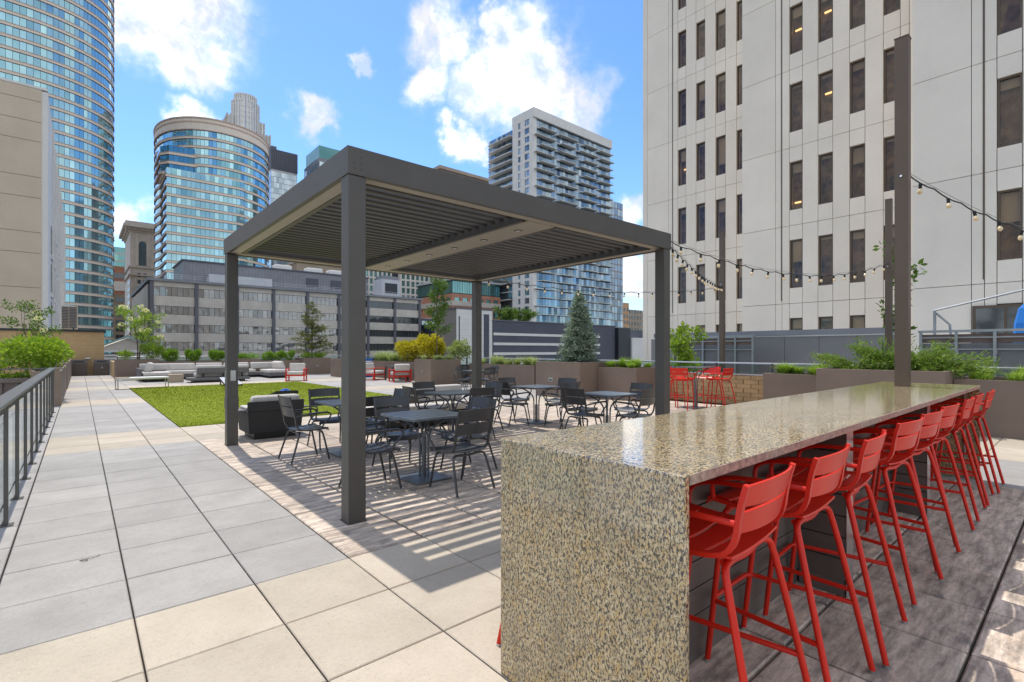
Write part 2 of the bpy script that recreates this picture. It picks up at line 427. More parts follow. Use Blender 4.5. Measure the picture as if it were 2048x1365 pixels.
# ------------------------------------------------------------------ planters and terrace walls
def planter(label, x0, x1, y0, y1, z1, lights=(), group='brown planter boxes round the terrace'):
    t = thing('planter_box', label, 'planter', ((x0+x1)/2, (y0+y1)/2, 0), 0, group)
    w = .05; mb = MB()
    o = [(x0,y0),(x1,y0),(x1,y1),(x0,y1)]; i = [(x0+w,y0+w),(x1-w,y0+w),(x1-w,y1-w),(x0+w,y1-w)]
    vs_ = [(x,y,.0) for x,y in o] + [(x,y,z1) for x,y in o] + [(x,y,z1) for x,y in i] + [(x,y,z1-.14) for x,y in i]
    f = []
    for k in range(4):
        n = (k+1)%4
        f += [(k,n,4+n,4+k),(4+k,4+n,8+n,8+k),(8+k,8+n,12+n,12+k)]
    mb.add(vs_, f); mb.build('body', 'planter', t, world=True, bevel=.006, fix=True)
    s = MB(); nx = max(2,int((x1-x0)/.25)); ny = max(2,int((y1-y0)/.25))
    P = [(x0+w+(x1-x0-2*w)*a/nx, y0+w+(y1-y0-2*w)*b/ny, z1-.07+random.uniform(-.02,.025)) for a in range(nx+1) for b in range(ny+1)]
    s.add(P, [(a*(ny+1)+b,(a+1)*(ny+1)+b,(a+1)*(ny+1)+b+1,a*(ny+1)+b+1) for a in range(nx) for b in range(ny)])
    s.build('soil', 'soil', t, world=True)
    for (ax, q, z) in lights:       # recessed step light: bezel and lens
        m = MB()
        if ax == 'x': m.box(x0-.012, x0-.002, q-.09, q+.09, z-.06, z+.06)
        else: m.box(q-.09, q+.09, y0-.012, y0-.002, z-.06, z+.06)
        l = m.build('step_light', 'steel', t, world=True, bevel=.003)
        m = MB()
        if ax == 'x': m.box(x0-.016, x0-.0125, q-.06, q+.06, z-.035, z+.01)
        else: m.box(q-.06, q+.06, y0-.016, y0-.0125, z-.035, z+.01)
        m.build('lens', 'black', l, world=False).location = Vector((0,0,0))
        l.children[0].data.transform(Matrix.Translation(-Vector(t.location)))
    return t
planter('long low brown planter beside the walkway at the end of the glass railing', -.95, -.36, 17.85, 24.6, .93)
planter('taller brown planter further along the walkway, before the brick building', -.95, -.34, 25.2, 37.9, .98)
planter('tall brown planter at the left end of the grey sectional sofa', 1.36, 3.15, 31.8, 33.0, 1.0)
planter('low brown planter behind the sectional sofa holding three round shrubs', 3.16, 6.6, 32.0, 33.0, .87)
planter('brown planter behind the sofa corner holding a low hedge', 6.61, 8.0, 31.7, 33.0, .97)
planter('brown planter behind the red lounge chair holding three small shrubs', 8.01, 10.3, 31.9, 33.0, .86, [('y', 9.3, .45)])
planter('tall brown planter holding the wispy conifer', 10.31, 12.0, 31.3, 33.0, 1.0, [('y', 11.1, .5)])
planter('brown planter in the far terrace corner', 12.01, 13.3, 31.6, 33.0, .86)
planter('narrow brown planter standing half hidden behind the near pergola post', 10.75, 11.9, 26.4, 28.2, .98)
planter('brown planter of grass and yellow shrubs behind the red chairs', 12.2, 13.3, 19.3, 26.3, .90)
planter('tall brown planter holding the slender green tree', 11.0, 12.5, 17.9, 19.25, 1.08, [('x', 18.6, .55)])
planter('low brown planter of grasses behind the far cafe table', 12.9, 13.6, 13.7, 17.85, .90)
planter('low brown planter between grasses and the spruce', 13.0, 13.6, 11.9, 13.69, .88)
planter('tall brown planter holding the blue spruce', 11.26, 13.3, 9.98, 11.88, 1.11, [('x', 11.2, .55)])
planter('low brown planter of bright grass right of the spruce', 12.06, 13.3, 8.55, 9.97, .96)
planter('low brown planter of grass beyond the middle of the granite bar', 12.2, 13.3, 3.62, 5.1, .93)
planter('tall brown planter of spreading junipers beyond the granite bar', 11.05, 13.0, 1.64, 3.6, 1.11)
planter('low brown planter of grass past the far end of the bar', 11.72, 13.3, -3.5, 1.63, .965)

M('c_parapet', (.10,.095,.09), .7)
# low brick wall beside the high table
M('brick_tan', (.50,.34,.17), .85, 0, .12, 6, .4, 90, rnd=.13, fine=.15)
M('mortar', (.42,.31,.19), .95)
t = thing('brick_wall', 'low tan brick wall under the glass guard beside the red stools', 'wall', (13.5, 6.8, 0))
m = MB(); m.box(13.385, 13.6, 5.11, 8.54, 0, .80); m.build('mortar_core', 'mortar', t, world=True)
bm_ = MB(); bm_.box(0, .03, 0, .385, 0, .108); bme = bm_.mesh('brick', 'brick_tan', bevel=.004, seg=1)
for c in range(7):
    y = 5.11 - (.2 if c % 2 else 0)
    while y < 8.5:
        a = max(y, 5.115); b_ = min(y+.385, 8.535)
        if b_-a > .06:
            o = mk('brick', bme, t, Vector((13.353+random.uniform(-.003,.003), a, .008+c*.1135))-Vector(t.location)); o.scale = (1, (b_-a-.008)/.385, 1)
        y += .395
m = MB(); m.box(13.34, 13.62, 5.11, 8.54, .805, .83); m.build('coping', 'steel', t, world=True)

# glass guards with steel rail along the terrace edge
def guard(label, pts, z0=.84, z1=1.12):
    t = thing('glass_guard', label, 'railing', (pts[0][0], pts[0][1], 0), 0, 'glass guards on the terrace edge')
    m = MB(); m.tube([(x,y,z1) for x,y in pts], .022, 8, 0); m.build('top_rail', 'steel', t, world=True, smooth=True)
    for (xa,ya),(xb,yb) in zip(pts, pts[1:]):
        Ln = math.hypot(xb-xa, yb-ya); n = max(1, int(Ln/1.5)); ux, uy = (xb-xa)/Ln, (yb-ya)/Ln
        for i in range(n+1):
            s = Ln*i/n; m = MB(); m.obox((xa+ux*s, ya+uy*s, (z1+.0)/2+.3), .05, .05, z1-.6, math.atan2(uy,ux)); m.build('post', 'metal_dark', t, world=True)
            if i < n:
                q = s + Ln/n/2; m = MB(); m.obox((xa+ux*q, ya+uy*q, (z1+.42)/2), Ln/n-.12, .012, z1-.47, math.atan2(uy,ux)); m.build('pane', 'rail_glass', t, world=True)
guard('steel topped glass guard along the right terrace edge above the brick wall', [(13.68,-3.6),(13.68,31.2)])
guard('steel topped glass guard along the far terrace edge behind the sofa planters', [(1.5,33.15),(13.6,33.15)])
m = MB(); m.box(13.63, 13.9, -4, 32.6, -.04, .80); struct(m.build('parapet_right', 'c_parapet'))
m = MB(); m.box(1.62, 13.6, 33.02, 33.4, -13.9, .80); struct(m.build('parapet_back', 'planter'))
m = MB(); m.box(1.40, 1.7, 33.5, 38.3, 0, .84); struct(m.build('parapet_walkway', 'brick_tan'))

# left railing: flat rail, bar posts, glass, clips
M('rail_slate', (.12,.125,.135), .35, .4, .06)
t = thing('glass_railing', 'dark metal railing with glass panels along the left of the walkway', 'railing', (-.47, 10.5, 0))
m = MB(); m.box(-.545, -.425, 2.0, 16.15, 1.035, 1.06); m.build('handrail', 'rail_slate', t, world=True, bevel=.006)
m = MB(); m.box(-.50, -.47, 2.0, 16.15, 1.005, 1.034); m.build('under_rail', 'metal_brown', t, world=True)
for j in range(-3, 11):
    y = 5.948 + j*1.0
    m = MB(); m.box(-.498, -.452, y-.022, y+.022, -.03, 1.004); m.build('post', 'metal_brown', t, world=True, bevel=.003)
    m = MB(); m.box(-.53, -.42, y-.045, y+.045, -.04, .012); m.build('base_plate', 'metal_brown', t, world=True, bevel=.003)
    for z in (.28, .80):
        m = MB(); m.box(-.485, -.457, y+.021, y+.075, z-.028, z+.028); m.build('clip', 'chrome', t, world=True, bevel=.004)
    m = MB(); m.box(-.478, -.466, y+.07, y+.93, .10, .955); m.build('pane', 'rail_glass', t, world=True)
t = thing('metal_railing', 'short dark railing turning left in front of the shrub bed', 'railing', (-3, 16.3, -.25))
m = MB(); m.box(-7, -.56, 16.28, 16.34, 1.02, 1.05); m.build('handrail', 'metal_brown', t, world=True)
for j in range(8):
    m = MB(); m.box(-.7-j*.85, -.66-j*.85, 16.29, 16.33, -.25, 1.019); m.build('post', 'metal_brown', t, world=True)
# ribbed planter on the side terrace
t = thing('ribbed_planter', 'dark ribbed planter wall beyond the railing under the big leafy shrub', 'planter', (-4, 19, -.25))
m = MB(); m.box(-8.5, -1.0, 19.0, 23.0, -.25, .70); m.build('body', 'planter_rib', t, world=True)
m = MB(); m.box(-8.5, -1.0, 18.88, 18.999, .60, .72); m.build('rim', 'planter_rib', t, world=True, bevel=.01)
for j in range(24):
    m = MB(); m.box(-8.45+j*.31, -8.37+j*.31, 18.94, 18.998, -.25, .599); m.build('rib', 'planter_rib', t, world=True, bevel=.01)

# brick stair building at the walkway's end
def brick_mat(name, c1, c2, mort, bw, bh):
    m, nt, N, L, b = nodes(name); p = pos(N)
    sx = N.new('ShaderNodeSeparateXYZ'); L.new(p, sx.inputs[0])
    ad = N.new('ShaderNodeMath'); L.new(sx.outputs['X'], ad.inputs[0]); L.new(sx.outputs['Y'], ad.inputs[1])
    cb = N.new('ShaderNodeCombineXYZ'); L.new(ad.outputs[0], cb.inputs['X']); L.new(sx.outputs['Z'], cb.inputs['Y'])
    t = N.new('ShaderNodeTexBrick'); L.new(cb.outputs[0], t.inputs['Vector'])
    t.inputs['Color1'].default_value = c1+(1,); t.inputs['Color2'].default_value = c2+(1,); t.inputs['Mortar'].default_value = mort+(1,)
    t.inputs['Scale'].default_value = 1; t.inputs['Mortar Size'].default_value = .008; t.inputs['Brick Width'].default_value = bw; t.inputs['Row Height'].default_value = bh
    c = mixc(N, L, rmp(N, L, ntex(N, L, p, 1.1, 4), .35, .65, 0, .3), t.outputs['Color'], tuple(x*.7 for x in c1))
    L.new(c, b.inputs['Base Color']); b.inputs['Roughness'].default_value = .85
    bumpn(N, L, b, t.outputs['Fac'], -.4, .01)
brick_mat('brick_far', (.50,.335,.165), (.44,.285,.135), (.36,.26,.15), .30, .10)
t = thing('stair_building', 'low tan brick building with dark door at the far end of the walkway', 'building', (-4, 40, 0))
m = MB(); m.box(-12, 1.12, 38.8, 46, -.25, 2.55); m.build('wall', 'brick_far', t, world=True)
m = MB(); m.box(-12.1, 1.2, 38.7, 46.1, 2.551, 2.68); m.build('roof_trim', 'black', t, world=True)
m = MB(); m.box(-6.3, -3.75, 38.74, 38.79, 0, 1.95); m.build('door', 'bin', t, world=True)
m = MB(); m.box(-6.5, -3.6, 38.70, 38.739, 1.95, 2.02); m.build('door_head', 'black', t, world=True)
m = MB(); m.box(-3.58, -3.5, 38.72, 38.79, 0, 2.02); m.build('door_jamb', 'black', t, world=True)
m = MB(); m.box(.25, .5, 38.66, 38.79, .95, 1.03); m.build('wall_light', 'steel', t, world=True, bevel=.01)
m = MB(); m.box(-.3, -.22, 38.7, 38.9, 2.69, 2.78); m.build('roof_box', 'black', t, world=True)
def text(body, size, loc, rot, mat, parent, name='lettering'):
    cu = bpy.data.curves.new(name, 'FONT'); cu.body = body; cu.size = size; cu.align_x = 'CENTER'; cu.align_y = 'CENTER'; cu.extrude = .002
    ob = bpy.data.objects.new(name, cu); C.objects.link(ob)
    dg = bpy.context.evaluated_depsgraph_get(); me = bpy.data.meshes.new_from_object(ob.evaluated_get(dg))
    bpy.data.objects.remove(ob); me.materials.clear(); me.materials.append(MT[mat])
    o = mk(name, me, parent, loc); o.rotation_euler = rot; return o
M('sign_red', (.55,.03,.02), .4)
s = MB(); s.box(-4.95, -4.05, 38.69, 38.735, .98, 1.22); so = s.build('door_sign', 'sign_red', t, world=True)
text('EXIT ONLY', .17, Vector((-4.5, 38.685, 1.10))-Vector(t.location), (R(90),0,0), 'white', so)
s = MB(); s.box(-4.75, -3.95, 38.60, 38.69, 2.08, 2.42); so = s.build('exit_sign', 'sign_red', t, world=True, bevel=.01)

# litter bins
def bin_(label, x, recycle):
    t = thing('litter_bin', label, 'bin', (x, 38.2, 0), 0, 'bins against the brick building')
    m = MB(); m.box(-.36,.36,-.3,.3,.0,.70); m.build('body', 'bin', t, bevel=.01)
    m = MB(); m.add([(-.37,-.31,.702),(.37,-.31,.702),(.37,.31,.702),(-.37,.31,.702),(-.35,-.2,.92),(.35,-.2,.92),(.35,.31,.92),(-.35,.31,.92)],
                    [(0,3,2,1),(4,5,6,7),(0,1,5,4),(1,2,6,5),(2,3,7,6),(3,0,4,7)]); m.build('hood', 'bin', t, bevel=.01)
    m = MB(); m.obox((0,-.262,.82), .46, .01, .10, 0, 0, R(-26)); m.build('slot', 'black', t)
    if recycle:
        m = MB(); m.tube([(.0,-.306,.46),(.0,-.302,.46)], .10, 20, 0); m.build('badge', 'black', t)
        m = MB()
        for a in (90,210,330):
            c, s_ = math.cos(R(a)), math.sin(R(a)); m.obox((c*.045,-.309,.46+s_*.045), .055, .004, .028, 0, R(-a+90), 0)
        m.build('emblem', 'white', t)
bin_('plain brown litter bin at the left against the brick building', -.02, False)
bin_('brown recycling bin with round black badge against the brick building', 1.0, True)
# ------------------------------------------------------------------ pergola
PGX0, PGX1, PGY0, PGY1, PGZ = 1.70, 6.62, 4.08, 8.84, 3.19
def pergola():
    t = thing('pergola', 'brown metal pergola with louvred roof over the cafe tables', 'pergola', ((PGX0+PGX1)/2, (PGY0+PGY1)/2, 0))
    W = .155; B = .235
    def part(n, mat, *b, bevel=.004):
        m = MB(); m.box(*b); return m.build(n, mat, t, world=True, bevel=bevel)
    for px in (PGX0+.012, PGX1-W-.012):
        for py in (PGY0+.012, PGY1-W-.012):
            p = part('post', 'metal_brown', px, px+W, py, py+W, 0, PGZ-B-.001)
            m = MB(); m.box(px-.006, px+W+.006, py-.006, py+W+.006, 0, .012); m.build('foot_plate', 'metal_brown', p, world=False).data.transform(Matrix.Translation(-Vector(t.location)))
    part('beam', 'metal_brown', PGX0, PGX1, PGY0, PGY0+.05, PGZ-B, PGZ)
    part('beam', 'metal_brown', PGX0, PGX1, PGY1-.05, PGY1, PGZ-B, PGZ)
    part('beam', 'metal_brown', PGX0, PGX0+.05, PGY0+.051, PGY1-.051, PGZ-B, PGZ)
    part('beam', 'metal_brown', PGX1-.05, PGX1, PGY0+.051, PGY1-.051, PGZ-B, PGZ)
    # flat undersides of the ring beam
    L_ = .19; zz = PGZ-B+.012
    part('beam_underside', 'soffit_bounce', PGX0+.051, PGX1-.051, PGY0+.051, PGY0+L_, zz, zz+.02)
    part('beam_underside', 'soffit_bounce', PGX0+.051, PGX1-.051, PGY1-L_, PGY1-.051, zz, zz+.02)
    part('beam_underside', 'soffit_bounce', PGX0+.051, PGX0+L_, PGY0+L_+.001, PGY1-L_-.001, zz, zz+.02)
    part('beam_underside', 'soffit_bounce', PGX1-L_, PGX1-.051, PGY0+L_+.001, PGY1-L_-.001, zz, zz+.02)
    CX0, CX1 = 3.93, 4.37
    part('centre_beam', 'soffit_bounce', CX0, CX1, PGY0+L_+.002, PGY1-L_-.002, zz-.004, zz+.10)
    # dark gutter frames around the two louvre bays
    for a, b in ((PGX0+L_+.001, CX0-.002), (CX1+.002, PGX1-L_-.001)):
        g = .05; z0 = zz+.022; z1 = PGZ-.03
        ya, yb = PGY0+L_+.002, PGY1-L_-.002
        part('gutter', 'metal_brown', a, b, ya, ya+g, z0, z1); part('gutter', 'metal_brown', a, b, yb-g, yb, z0, z1)
        part('gutter', 'metal_brown', a, a+g, ya+g+.001, yb-g-.001, z0-.03, z1); part('gutter', 'metal_brown', b-g, b, ya+g+.001, yb-g-.001, z0-.03, z1)
        th = R(12); pitch = .163; ch = .108; tk = .052
        prof = [(-.5,.1),(-.38,.42),(-.1,.5),(.3,.42),(.5,.12),(.5,-.2),(.3,-.45),(-.2,-.5),(-.45,-.3)]
        pr = [(u*ch*math.cos(th)-v*tk*math.sin(th), u*ch*math.sin(th)+v*tk*math.cos(th)) for u, v in prof]
        n_ = len(pr); Lx = b-a-2*g-.01; m = MB()
        m.add([(0,y_,z_) for y_,z_ in pr]+[(Lx,y_,z_) for y_,z_ in pr], [tuple(range(n_)), tuple(range(2*n_-1,n_-1,-1))]+[(i,n_+i,n_+(i+1)%n_,(i+1)%n_) for i in range(n_)])
        me = m.mesh('louvre', 'louver', smooth=True, fix=True)
        y = ya+g+.06
        while y < yb-g-.04:
            mk('louvre', me, t, Vector((a+g+.005, y, PGZ-.13))-Vector(t.location)); y += pitch
    for i in range(6):
        y = PGY0+.62 + i*.70
        m = MB(); m.cyl(((CX0+CX1)/2, y, zz-.010), ((CX0+CX1)/2, y, zz-.0045), .052, 20); r = m.build('downlight', 'metal_brown', t, world=True, smooth=True)
        m = MB(); m.cyl(((CX0+CX1)/2, y, zz-.012), ((CX0+CX1)/2, y, zz-.0101), .034, 16); q = m.build('lens', 'steel', r); q.data.transform(Matrix.Translation(-Vector(t.location)))
    part('switch_plate', 'steel', PGX0+.012-.004, PGX0+.011, 8.74, 8.80, 1.02, 1.16, bevel=.001)
    m = MB(); m.box(PGX0+.06, PGX0+.13, 8.84-W-.018, 8.84-W-.0125, 1.0, 1.16); m.build('switch_plate', 'steel', t, world=True)
    m = MB(); m.box(PGX0+.006, PGX0+W+.018, 8.84-W-.018, 8.84-.006, .56, .74); m.build('post_sleeve', 'metal_brown', t, world=True, bevel=.003)
    # rivets on the near corner
    for (x, z) in [(1.76+.03*i, PGZ-.03-.05*j) for i in (0,2) for j in range(4)]:
        m = MB(); m.cyl((x, PGY0-.004, z), (x, PGY0-.0005, z), .006, 8); m.build('rivet', 'metal_brown', t, world=True)
pergola()

# ------------------------------------------------------------------ granite bar
def granite(name, stretch):
    m, nt, N, L, b = nodes(name); p = pos(N)
    w = ntex(N, L, p, 75, 4, .7, stretch)
    c = mixc(N, L, rmp(N, L, w, .40, .60), (.38,.27,.12), (.64,.52,.31))
    c = mixc(N, L, rmp(N, L, ntex(N, L, p, 30, 3, .65, stretch), .50, .62, 0, .75), c, (.54,.34,.11))
    c = mixc(N, L, rmp(N, L, ntex(N, L, p, 120, 3, .7, stretch), .56, .64, 0, .7), c, (.68,.64,.55))
    c = mixc(N, L, rmp(N, L, ntex(N, L, p, 92, 3, .7, stretch), .515, .55, 0, .97), c, (.035,.036,.036))
    c = mixc(N, L, rmp(N, L, ntex(N, L, p, 48, 4, .75, stretch), .56, .595, 0, .92), c, (.035,.035,.037))
    c = mixc(N, L, rmp(N, L, ntex(N, L, p, 3.5, 4, .65, stretch), .46, .70, 0, .42), c, (.15,.13,.09))
    L.new(c, b.inputs['Base Color']); b.inputs['Roughness'].default_value = .09; b.inputs['IOR'].default_value = 1.75
granite('granite_top', (.85, 1.35, 1.35)); granite('granite_end', (1.35, 1.35, .75))
M('granite_edge', (.40,.30,.23), .6, 0, .45, 38, .6, 90, fine=.5)
M('board_brown', (.125,.102,.088), .45, .1, .12, 2.0, .2, 120, rnd=.08)
BX0, BX1, BY0, BY1, BZ = 1.45, 7.76, .847, 1.763, 1.07
def bar():
    t = thing('granite_bar', 'long speckled granite bar counter with waterfall end and brown board base', 'bar counter', ((BX0+BX1)/2, (BY0+BY1)/2, 0))
    def part(n, mat, *b, bevel=.003):
        m = MB(); m.box(*b); return m.build(n, mat, t, world=True, bevel=bevel)
    part('countertop', 'granite_top', BX0+.0335, BX1-.0335, BY0+.004, BY1-.004, BZ-.032, BZ)
    part('end_panel', 'granite_end', BX0, BX0+.032, BY0, BY1, .0, BZ+.0005, bevel=.006)
    part('end_panel', 'granite_end', BX1-.032, BX1, BY0, BY1, .0, BZ+.0005)
    part('countertop_edge', 'granite_edge', BX0+.0335, BX1-.0335, BY0-.001, BY0+.0035, BZ-.034, BZ-.001, bevel=0)
    part('core', 'black', BX0+.2, BX1-.2, 1.25, 1.40, .0, BZ-.036)
    # horizontal boards both sides
    for side, (y0, y1) in enumerate(((1.222, 1.249), (1.401, 1.428))):
        for i in range(7):
            z = .10 + i*.128
            part('board', 'board_brown', BX0+.034, BX1-.034, y0, y1, z, z+.122)
        part('toe_kick', 'board_brown', BX0+.05, BX1-.05, y0+.012 if side == 0 else y0, y1 if side == 0 else y1-.012, 0, .095)
    for fx in (3.44, 5.63):
        for s, (ya, yb) in enumerate(((.96, 1.221), (1.429, 1.69))):
            for i in range(7):
                z = .10 + i*.128
                part('fin_board', 'board_brown', fx, fx+.11, ya, yb, z, z+.122)
            part('fin_base', 'board_brown', fx+.005, fx+.105, ya+.01, yb, 0, .099)
            e = ya-.004 if s == 0 else yb+.001
            part('steel_trim', 'steel', fx-.004, fx+.114, e, e+.003, 0, BZ-.04, bevel=0)
    part('steel_trim', 'steel', BX1-.052, BX1-.036, .97, .985, 0, BZ-.04)
    for x in (2.2, 4.5, 6.6): part('outlet', 'black', x-.06, x+.06, 1.216, 1.2215, .86, .93)
bar()

def pole(label, x, y, z0, z1, s=.125):
    t = thing('light_pole', label, 'pole', (x, y, z0), 0, 'tall brown poles carrying the string lights')
    m = MB(); m.box(-s/2, s/2, -s/2, s/2, 0, z1-z0); m.build('shaft', 'bronze', t, bevel=.004)
    m = MB(); m.box(-s/2-.004, s/2+.004, -s/2-.004, s/2+.004, z1-z0+.0005, z1-z0+.012); m.build('cap', 'bronze', t)
    m = MB(); m.cyl((-s/2-.02, 0, 3.4-z0), (-s/2+.001, 0, 3.4-z0), .012, 8); m.build('eye_bolt', 'chrome', t)
pole('tall square brown pole rising through the granite bar top', 6.97, 1.40, 1.0702, 4.94)
pole('slim brown pole outside the terrace, just left of the bar pole', 14.15, 3.10, -.6, 4.94)
pole('slim brown pole outside the terrace behind the high table', 14.3, 7.14, -.6, 4.94)

# ------------------------------------------------------------------ bulbs on cables
def socket_mesh():
    m = MB(); m.cyl((0,0,-.055), (0,0,0), .017, 10); return m.mesh('socket', 'rubber', smooth=True)
def bulb_mesh():
    prof = [(.012,-.055),(.020,-.066),(.029,-.082),(.030,-.096),(.024,-.111),(.010,-.121),(0.001,-.123)]
    m = MB(); n = 10; vs_ = [(.88*r*math.cos(2*math.pi*k/n), .88*r*math.sin(2*math.pi*k/n), z) for r, z in prof for k in range(n)]
    m.add(vs_, [(i*n+k, (i+1)*n+k, (i+1)*n+(k+1)%n, i*n+(k+1)%n) for i in range(len(prof)-1) for k in range(n)])
    return m.mesh('bulb', 'bulb', smooth=True)
SOCK, BULB = socket_mesh(), bulb_mesh()
def string(label, A, B, sag, n, first=.5):
    A, B = Vector(A), Vector(B)
    t = thing('string_light', label, 'string light', A, 0, 'festoon strings between poles and pergola')
    def at(u): p = A.lerp(B, u); p.z -= sag*4*u*(1-u); return p
    def low(u): p = at(u); p.z -= .02 + .025*abs(math.sin(u*n*math.pi)); return p
    m = MB(); m.tube([at(i/40)-A for i in range(41)], .0028, 5, 0); m.build('support_wire', 'wire', t)
    m = MB(); m.tube([low(i/(n*4))-A for i in range(n*4+1)], .0075, 6, 0); m.build('cable', 'cable', t, smooth=True)
    for i in range(n):
        u = (i+first)/n; p = low(u)-A
        s = mk('socket', SOCK, t, p); s.rotation_euler = (random.uniform(-.2,.2), random.uniform(-.2,.2), 0)
        mk('bulb', BULB, s)
string('string of bulbs from the right pergola corner to the slim pole by the bar pole', (6.62,4.09,3.10), (14.1,3.10,3.50), .38, 16)
string('string of bulbs from the right pergola corner down to the pole behind the high table', (6.62,4.11,3.06), (14.28,7.1,3.36), .12, 17)
string('string of bulbs from the far pergola corner across the glass tower to the pole', (6.62,8.80,3.08), (14.27,7.18,3.34), .22, 16)
string('string of bulbs running from the bar pole out to the right', (7.02,1.38,3.48), (14.0,-1.2,3.42), .5, 15)

# ------------------------------------------------------------------ cafe chairs, tables, stools
def bar_path(m, pts, w, h):      # flat bar swept in the yz plane at constant x offset list (x,y,z)
    pts = [Vector(p) for p in pts]
    for _ in range(2):
        q = [pts[0]]
        for i in range(len(pts)-1):
            a, b = pts[i], pts[i+1]
            if i > 0: q.append(a*.75+b*.25)
            if i < len(pts)-2: q.append(a*.25+b*.75)
        q.append(pts[-1]); pts = q
    rings = []
    for i, p in enumerate(pts):
        t = (pts[min(i+1,len(pts)-1)]-pts[max(i-1,0)]).normalized(); x = Vector((1,0,0)); n = x.cross(t).normalized()
        rings.append([p+x*w/2+n*h/2, p-x*w/2+n*h/2, p-x*w/2-n*h/2, p+x*w/2-n*h/2])
    vs_ = [q for r in rings for q in r]; f = []
    for i in range(len(rings)-1):
        for k in range(4): f.append((i*4+k, i*4+(k+1)%4, i*4+4+(k+1)%4, i*4+4+k))
    f += [(3,2,1,0), tuple(range(len(vs_)-4, len(vs_)))]
    m.add(vs_, f); return m
def seat_profile(y, zs): # dipping seat, rolled front edge
    q = y/.21
    return zs + .012*q + .022*q*q - (.05*max(0,(y-.15)/.06)**2)
def make_seat(t, mat, zs, hw=.215):
    edges = [(-.20,-.108),(-.094,-.006),(.008,.094),(.108,.215)]
    for y0, y1 in edges:
        def f(u, v, y0=y0, y1=y1):
            x = (u-.5)*2*hw; y = y0+(y1-y0)*v
            bow = .012*(1-(x/hw)**2)
            return (x, y+ (.02*(1-(x/hw)**2) if y1 > .2 and v > .5 else 0), seat_profile(y, zs)-bow)
        m = MB(); m.sheet(f, 8, 4, .009); m.build('seat_slat', mat, t, smooth=True)
def back_slats(t, mat, bands, hw, yz):
    for z0, z1 in bands:
        def f(u, v, z0=z0, z1=z1):
            x = (u-.5)*2*hw; z = z0+(z1-z0)*v
            return (x, yz(z) - .035*(1-(x/hw)**2), z+ .012*(1-(x/hw)**2)*(v-.3))
        m = MB(); m.sheet(f, 10, 3, .008); m.build('back_slat', mat, t, smooth=True, bevel=0)
def make_chair(name, label, cat, mat, group, zs=.425, ztop=.865, stool=False):
    t = thing(name, label, cat, group=group)
    yz = lambda z: -.20 - .10*(z-zs-.06)/.40
    if not stool:
        make_seat(t, mat, zs); back_slats(t, mat, ((.612,.720),(.750,.865)), .222, yz)
    else:
        make_seat(t, mat, zs); back_slats(t, mat, ((zs+.092,zs+.164),(zs+.187,zs+.257)), .222, yz)
    for s in (-1, 1):
        m = MB(); bar_path(m, [(s*.225,.195,zs+.012),(s*.225,.05,zs-.004),(s*.225,-.15,zs+.0),(s*.225,-.215,zs+.05),(s*.225,yz(zs+.18),zs+.18),(s*.225,yz(ztop)-.004,ztop+.006)], .026, .017)
        m.build('side_rail', mat, t, smooth=30)
        m = MB()
        if stool: m.tube([(s*.232,yz(zs+.13),zs+.13),(s*.245,-.05,zs+.135),(s*.248,.10,zs+.125),(s*.246,.175,zs+.09),(s*.232,.17,zs+.01)], .011, 8, 2)
        else: m.tube([(s*.236,yz(.62),.612),(s*.255,.02,.640),(s*.258,.19,.650),(s*.258,.235,.60),(s*.250,.13,.50),(s*.235,.10,.425)], .011, 8, 2)
        m.build('arm', mat, t, smooth=True)
        if not stool:
            m = MB(); m.obox((s*.254,.0,.651), .034, .34, .008, R(-s*3), 0, R(2)); m.build('arm_pad', mat, t, bevel=.003)
        r = .0132 if stool else .0122
        m = MB(); m.tube([(s*.08,-.16,zs-.035),(s*.19,-.165,zs-.032),(s*.222,-.185,zs-.075),(s*(.268 if stool else .25),-.29 if not stool else -.335,.012)], r, 10, 2); l = m.build('leg', mat, t, smooth=True)
        m = MB(); m.cyl((s*(.268 if stool else .25),-.29 if not stool else -.335,0), (s*(.268 if stool else .25),-.29 if not stool else -.335,.013), r+.001, 10); m.build('foot_cap', 'steel', l, smooth=True)
        m = MB(); m.tube([(s*.08,.12,zs-.038),(s*.18,.125,zs-.034),(s*.205,.14,zs-.075),(s*(.20 if stool else .215),.215,.012)], r, 10, 2); l = m.build('leg', mat, t, smooth=True)
        m = MB(); m.cyl((s*(.20 if stool else .215),.215,0), (s*(.20 if stool else .215),.215,.013), r+.001, 10); m.build('foot_cap', 'steel', l, smooth=True)
    m = MB(); m.tube([(-.17,-.15,zs-.034),(0,-.17,zs-.045),(.17,-.15,zs-.034)], .012, 8, 2)
    m.build('seat_frame', mat, t, smooth=True); m = MB(); m.tube([(-.2,.12,zs-.03),(.2,.12,zs-.03)], .011, 8, 0); m.build('seat_frame', mat, t, smooth=True)
    if stool:
        zf = .30
        fy = lambda z: .215 - (.075)*(z/(zs-.07)); ry = lambda z: -.335+.15*(z/(zs-.07)); rx = lambda z: .268-.046*(z/(zs-.07))
        m = MB(); m.tube([(-rx(zf),ry(zf),zf),(-.21,fy(zf)-.08,zf),(-.20,fy(zf)+.01,zf),(-.12,fy(zf)+.015,zf),(.12,fy(zf)+.015,zf),(.20,fy(zf)+.01,zf),(.21,fy(zf)-.08,zf),(rx(zf),ry(zf),zf)], .0115, 8, 2)
        m.build('foot_rest', mat, t, smooth=True)
    return t
def place(proto, used, loc, rz, label):
    if not used: used.append(1); proto.location = loc; proto.rotation_euler = (0,0,rz); proto['label'] = label; return proto
    return copy_tree(proto, loc, rz, label)
CH = make_chair('cafe_armchair', '', 'chair', 'metal_dark', 'dark metal armchairs at the cafe tables'); ch_used = []
ST = make_chair('bar_stool', '', 'bar stool', 'red', 'red metal bar stools', zs=.775, ztop=1.03, stool=True); st_used = []

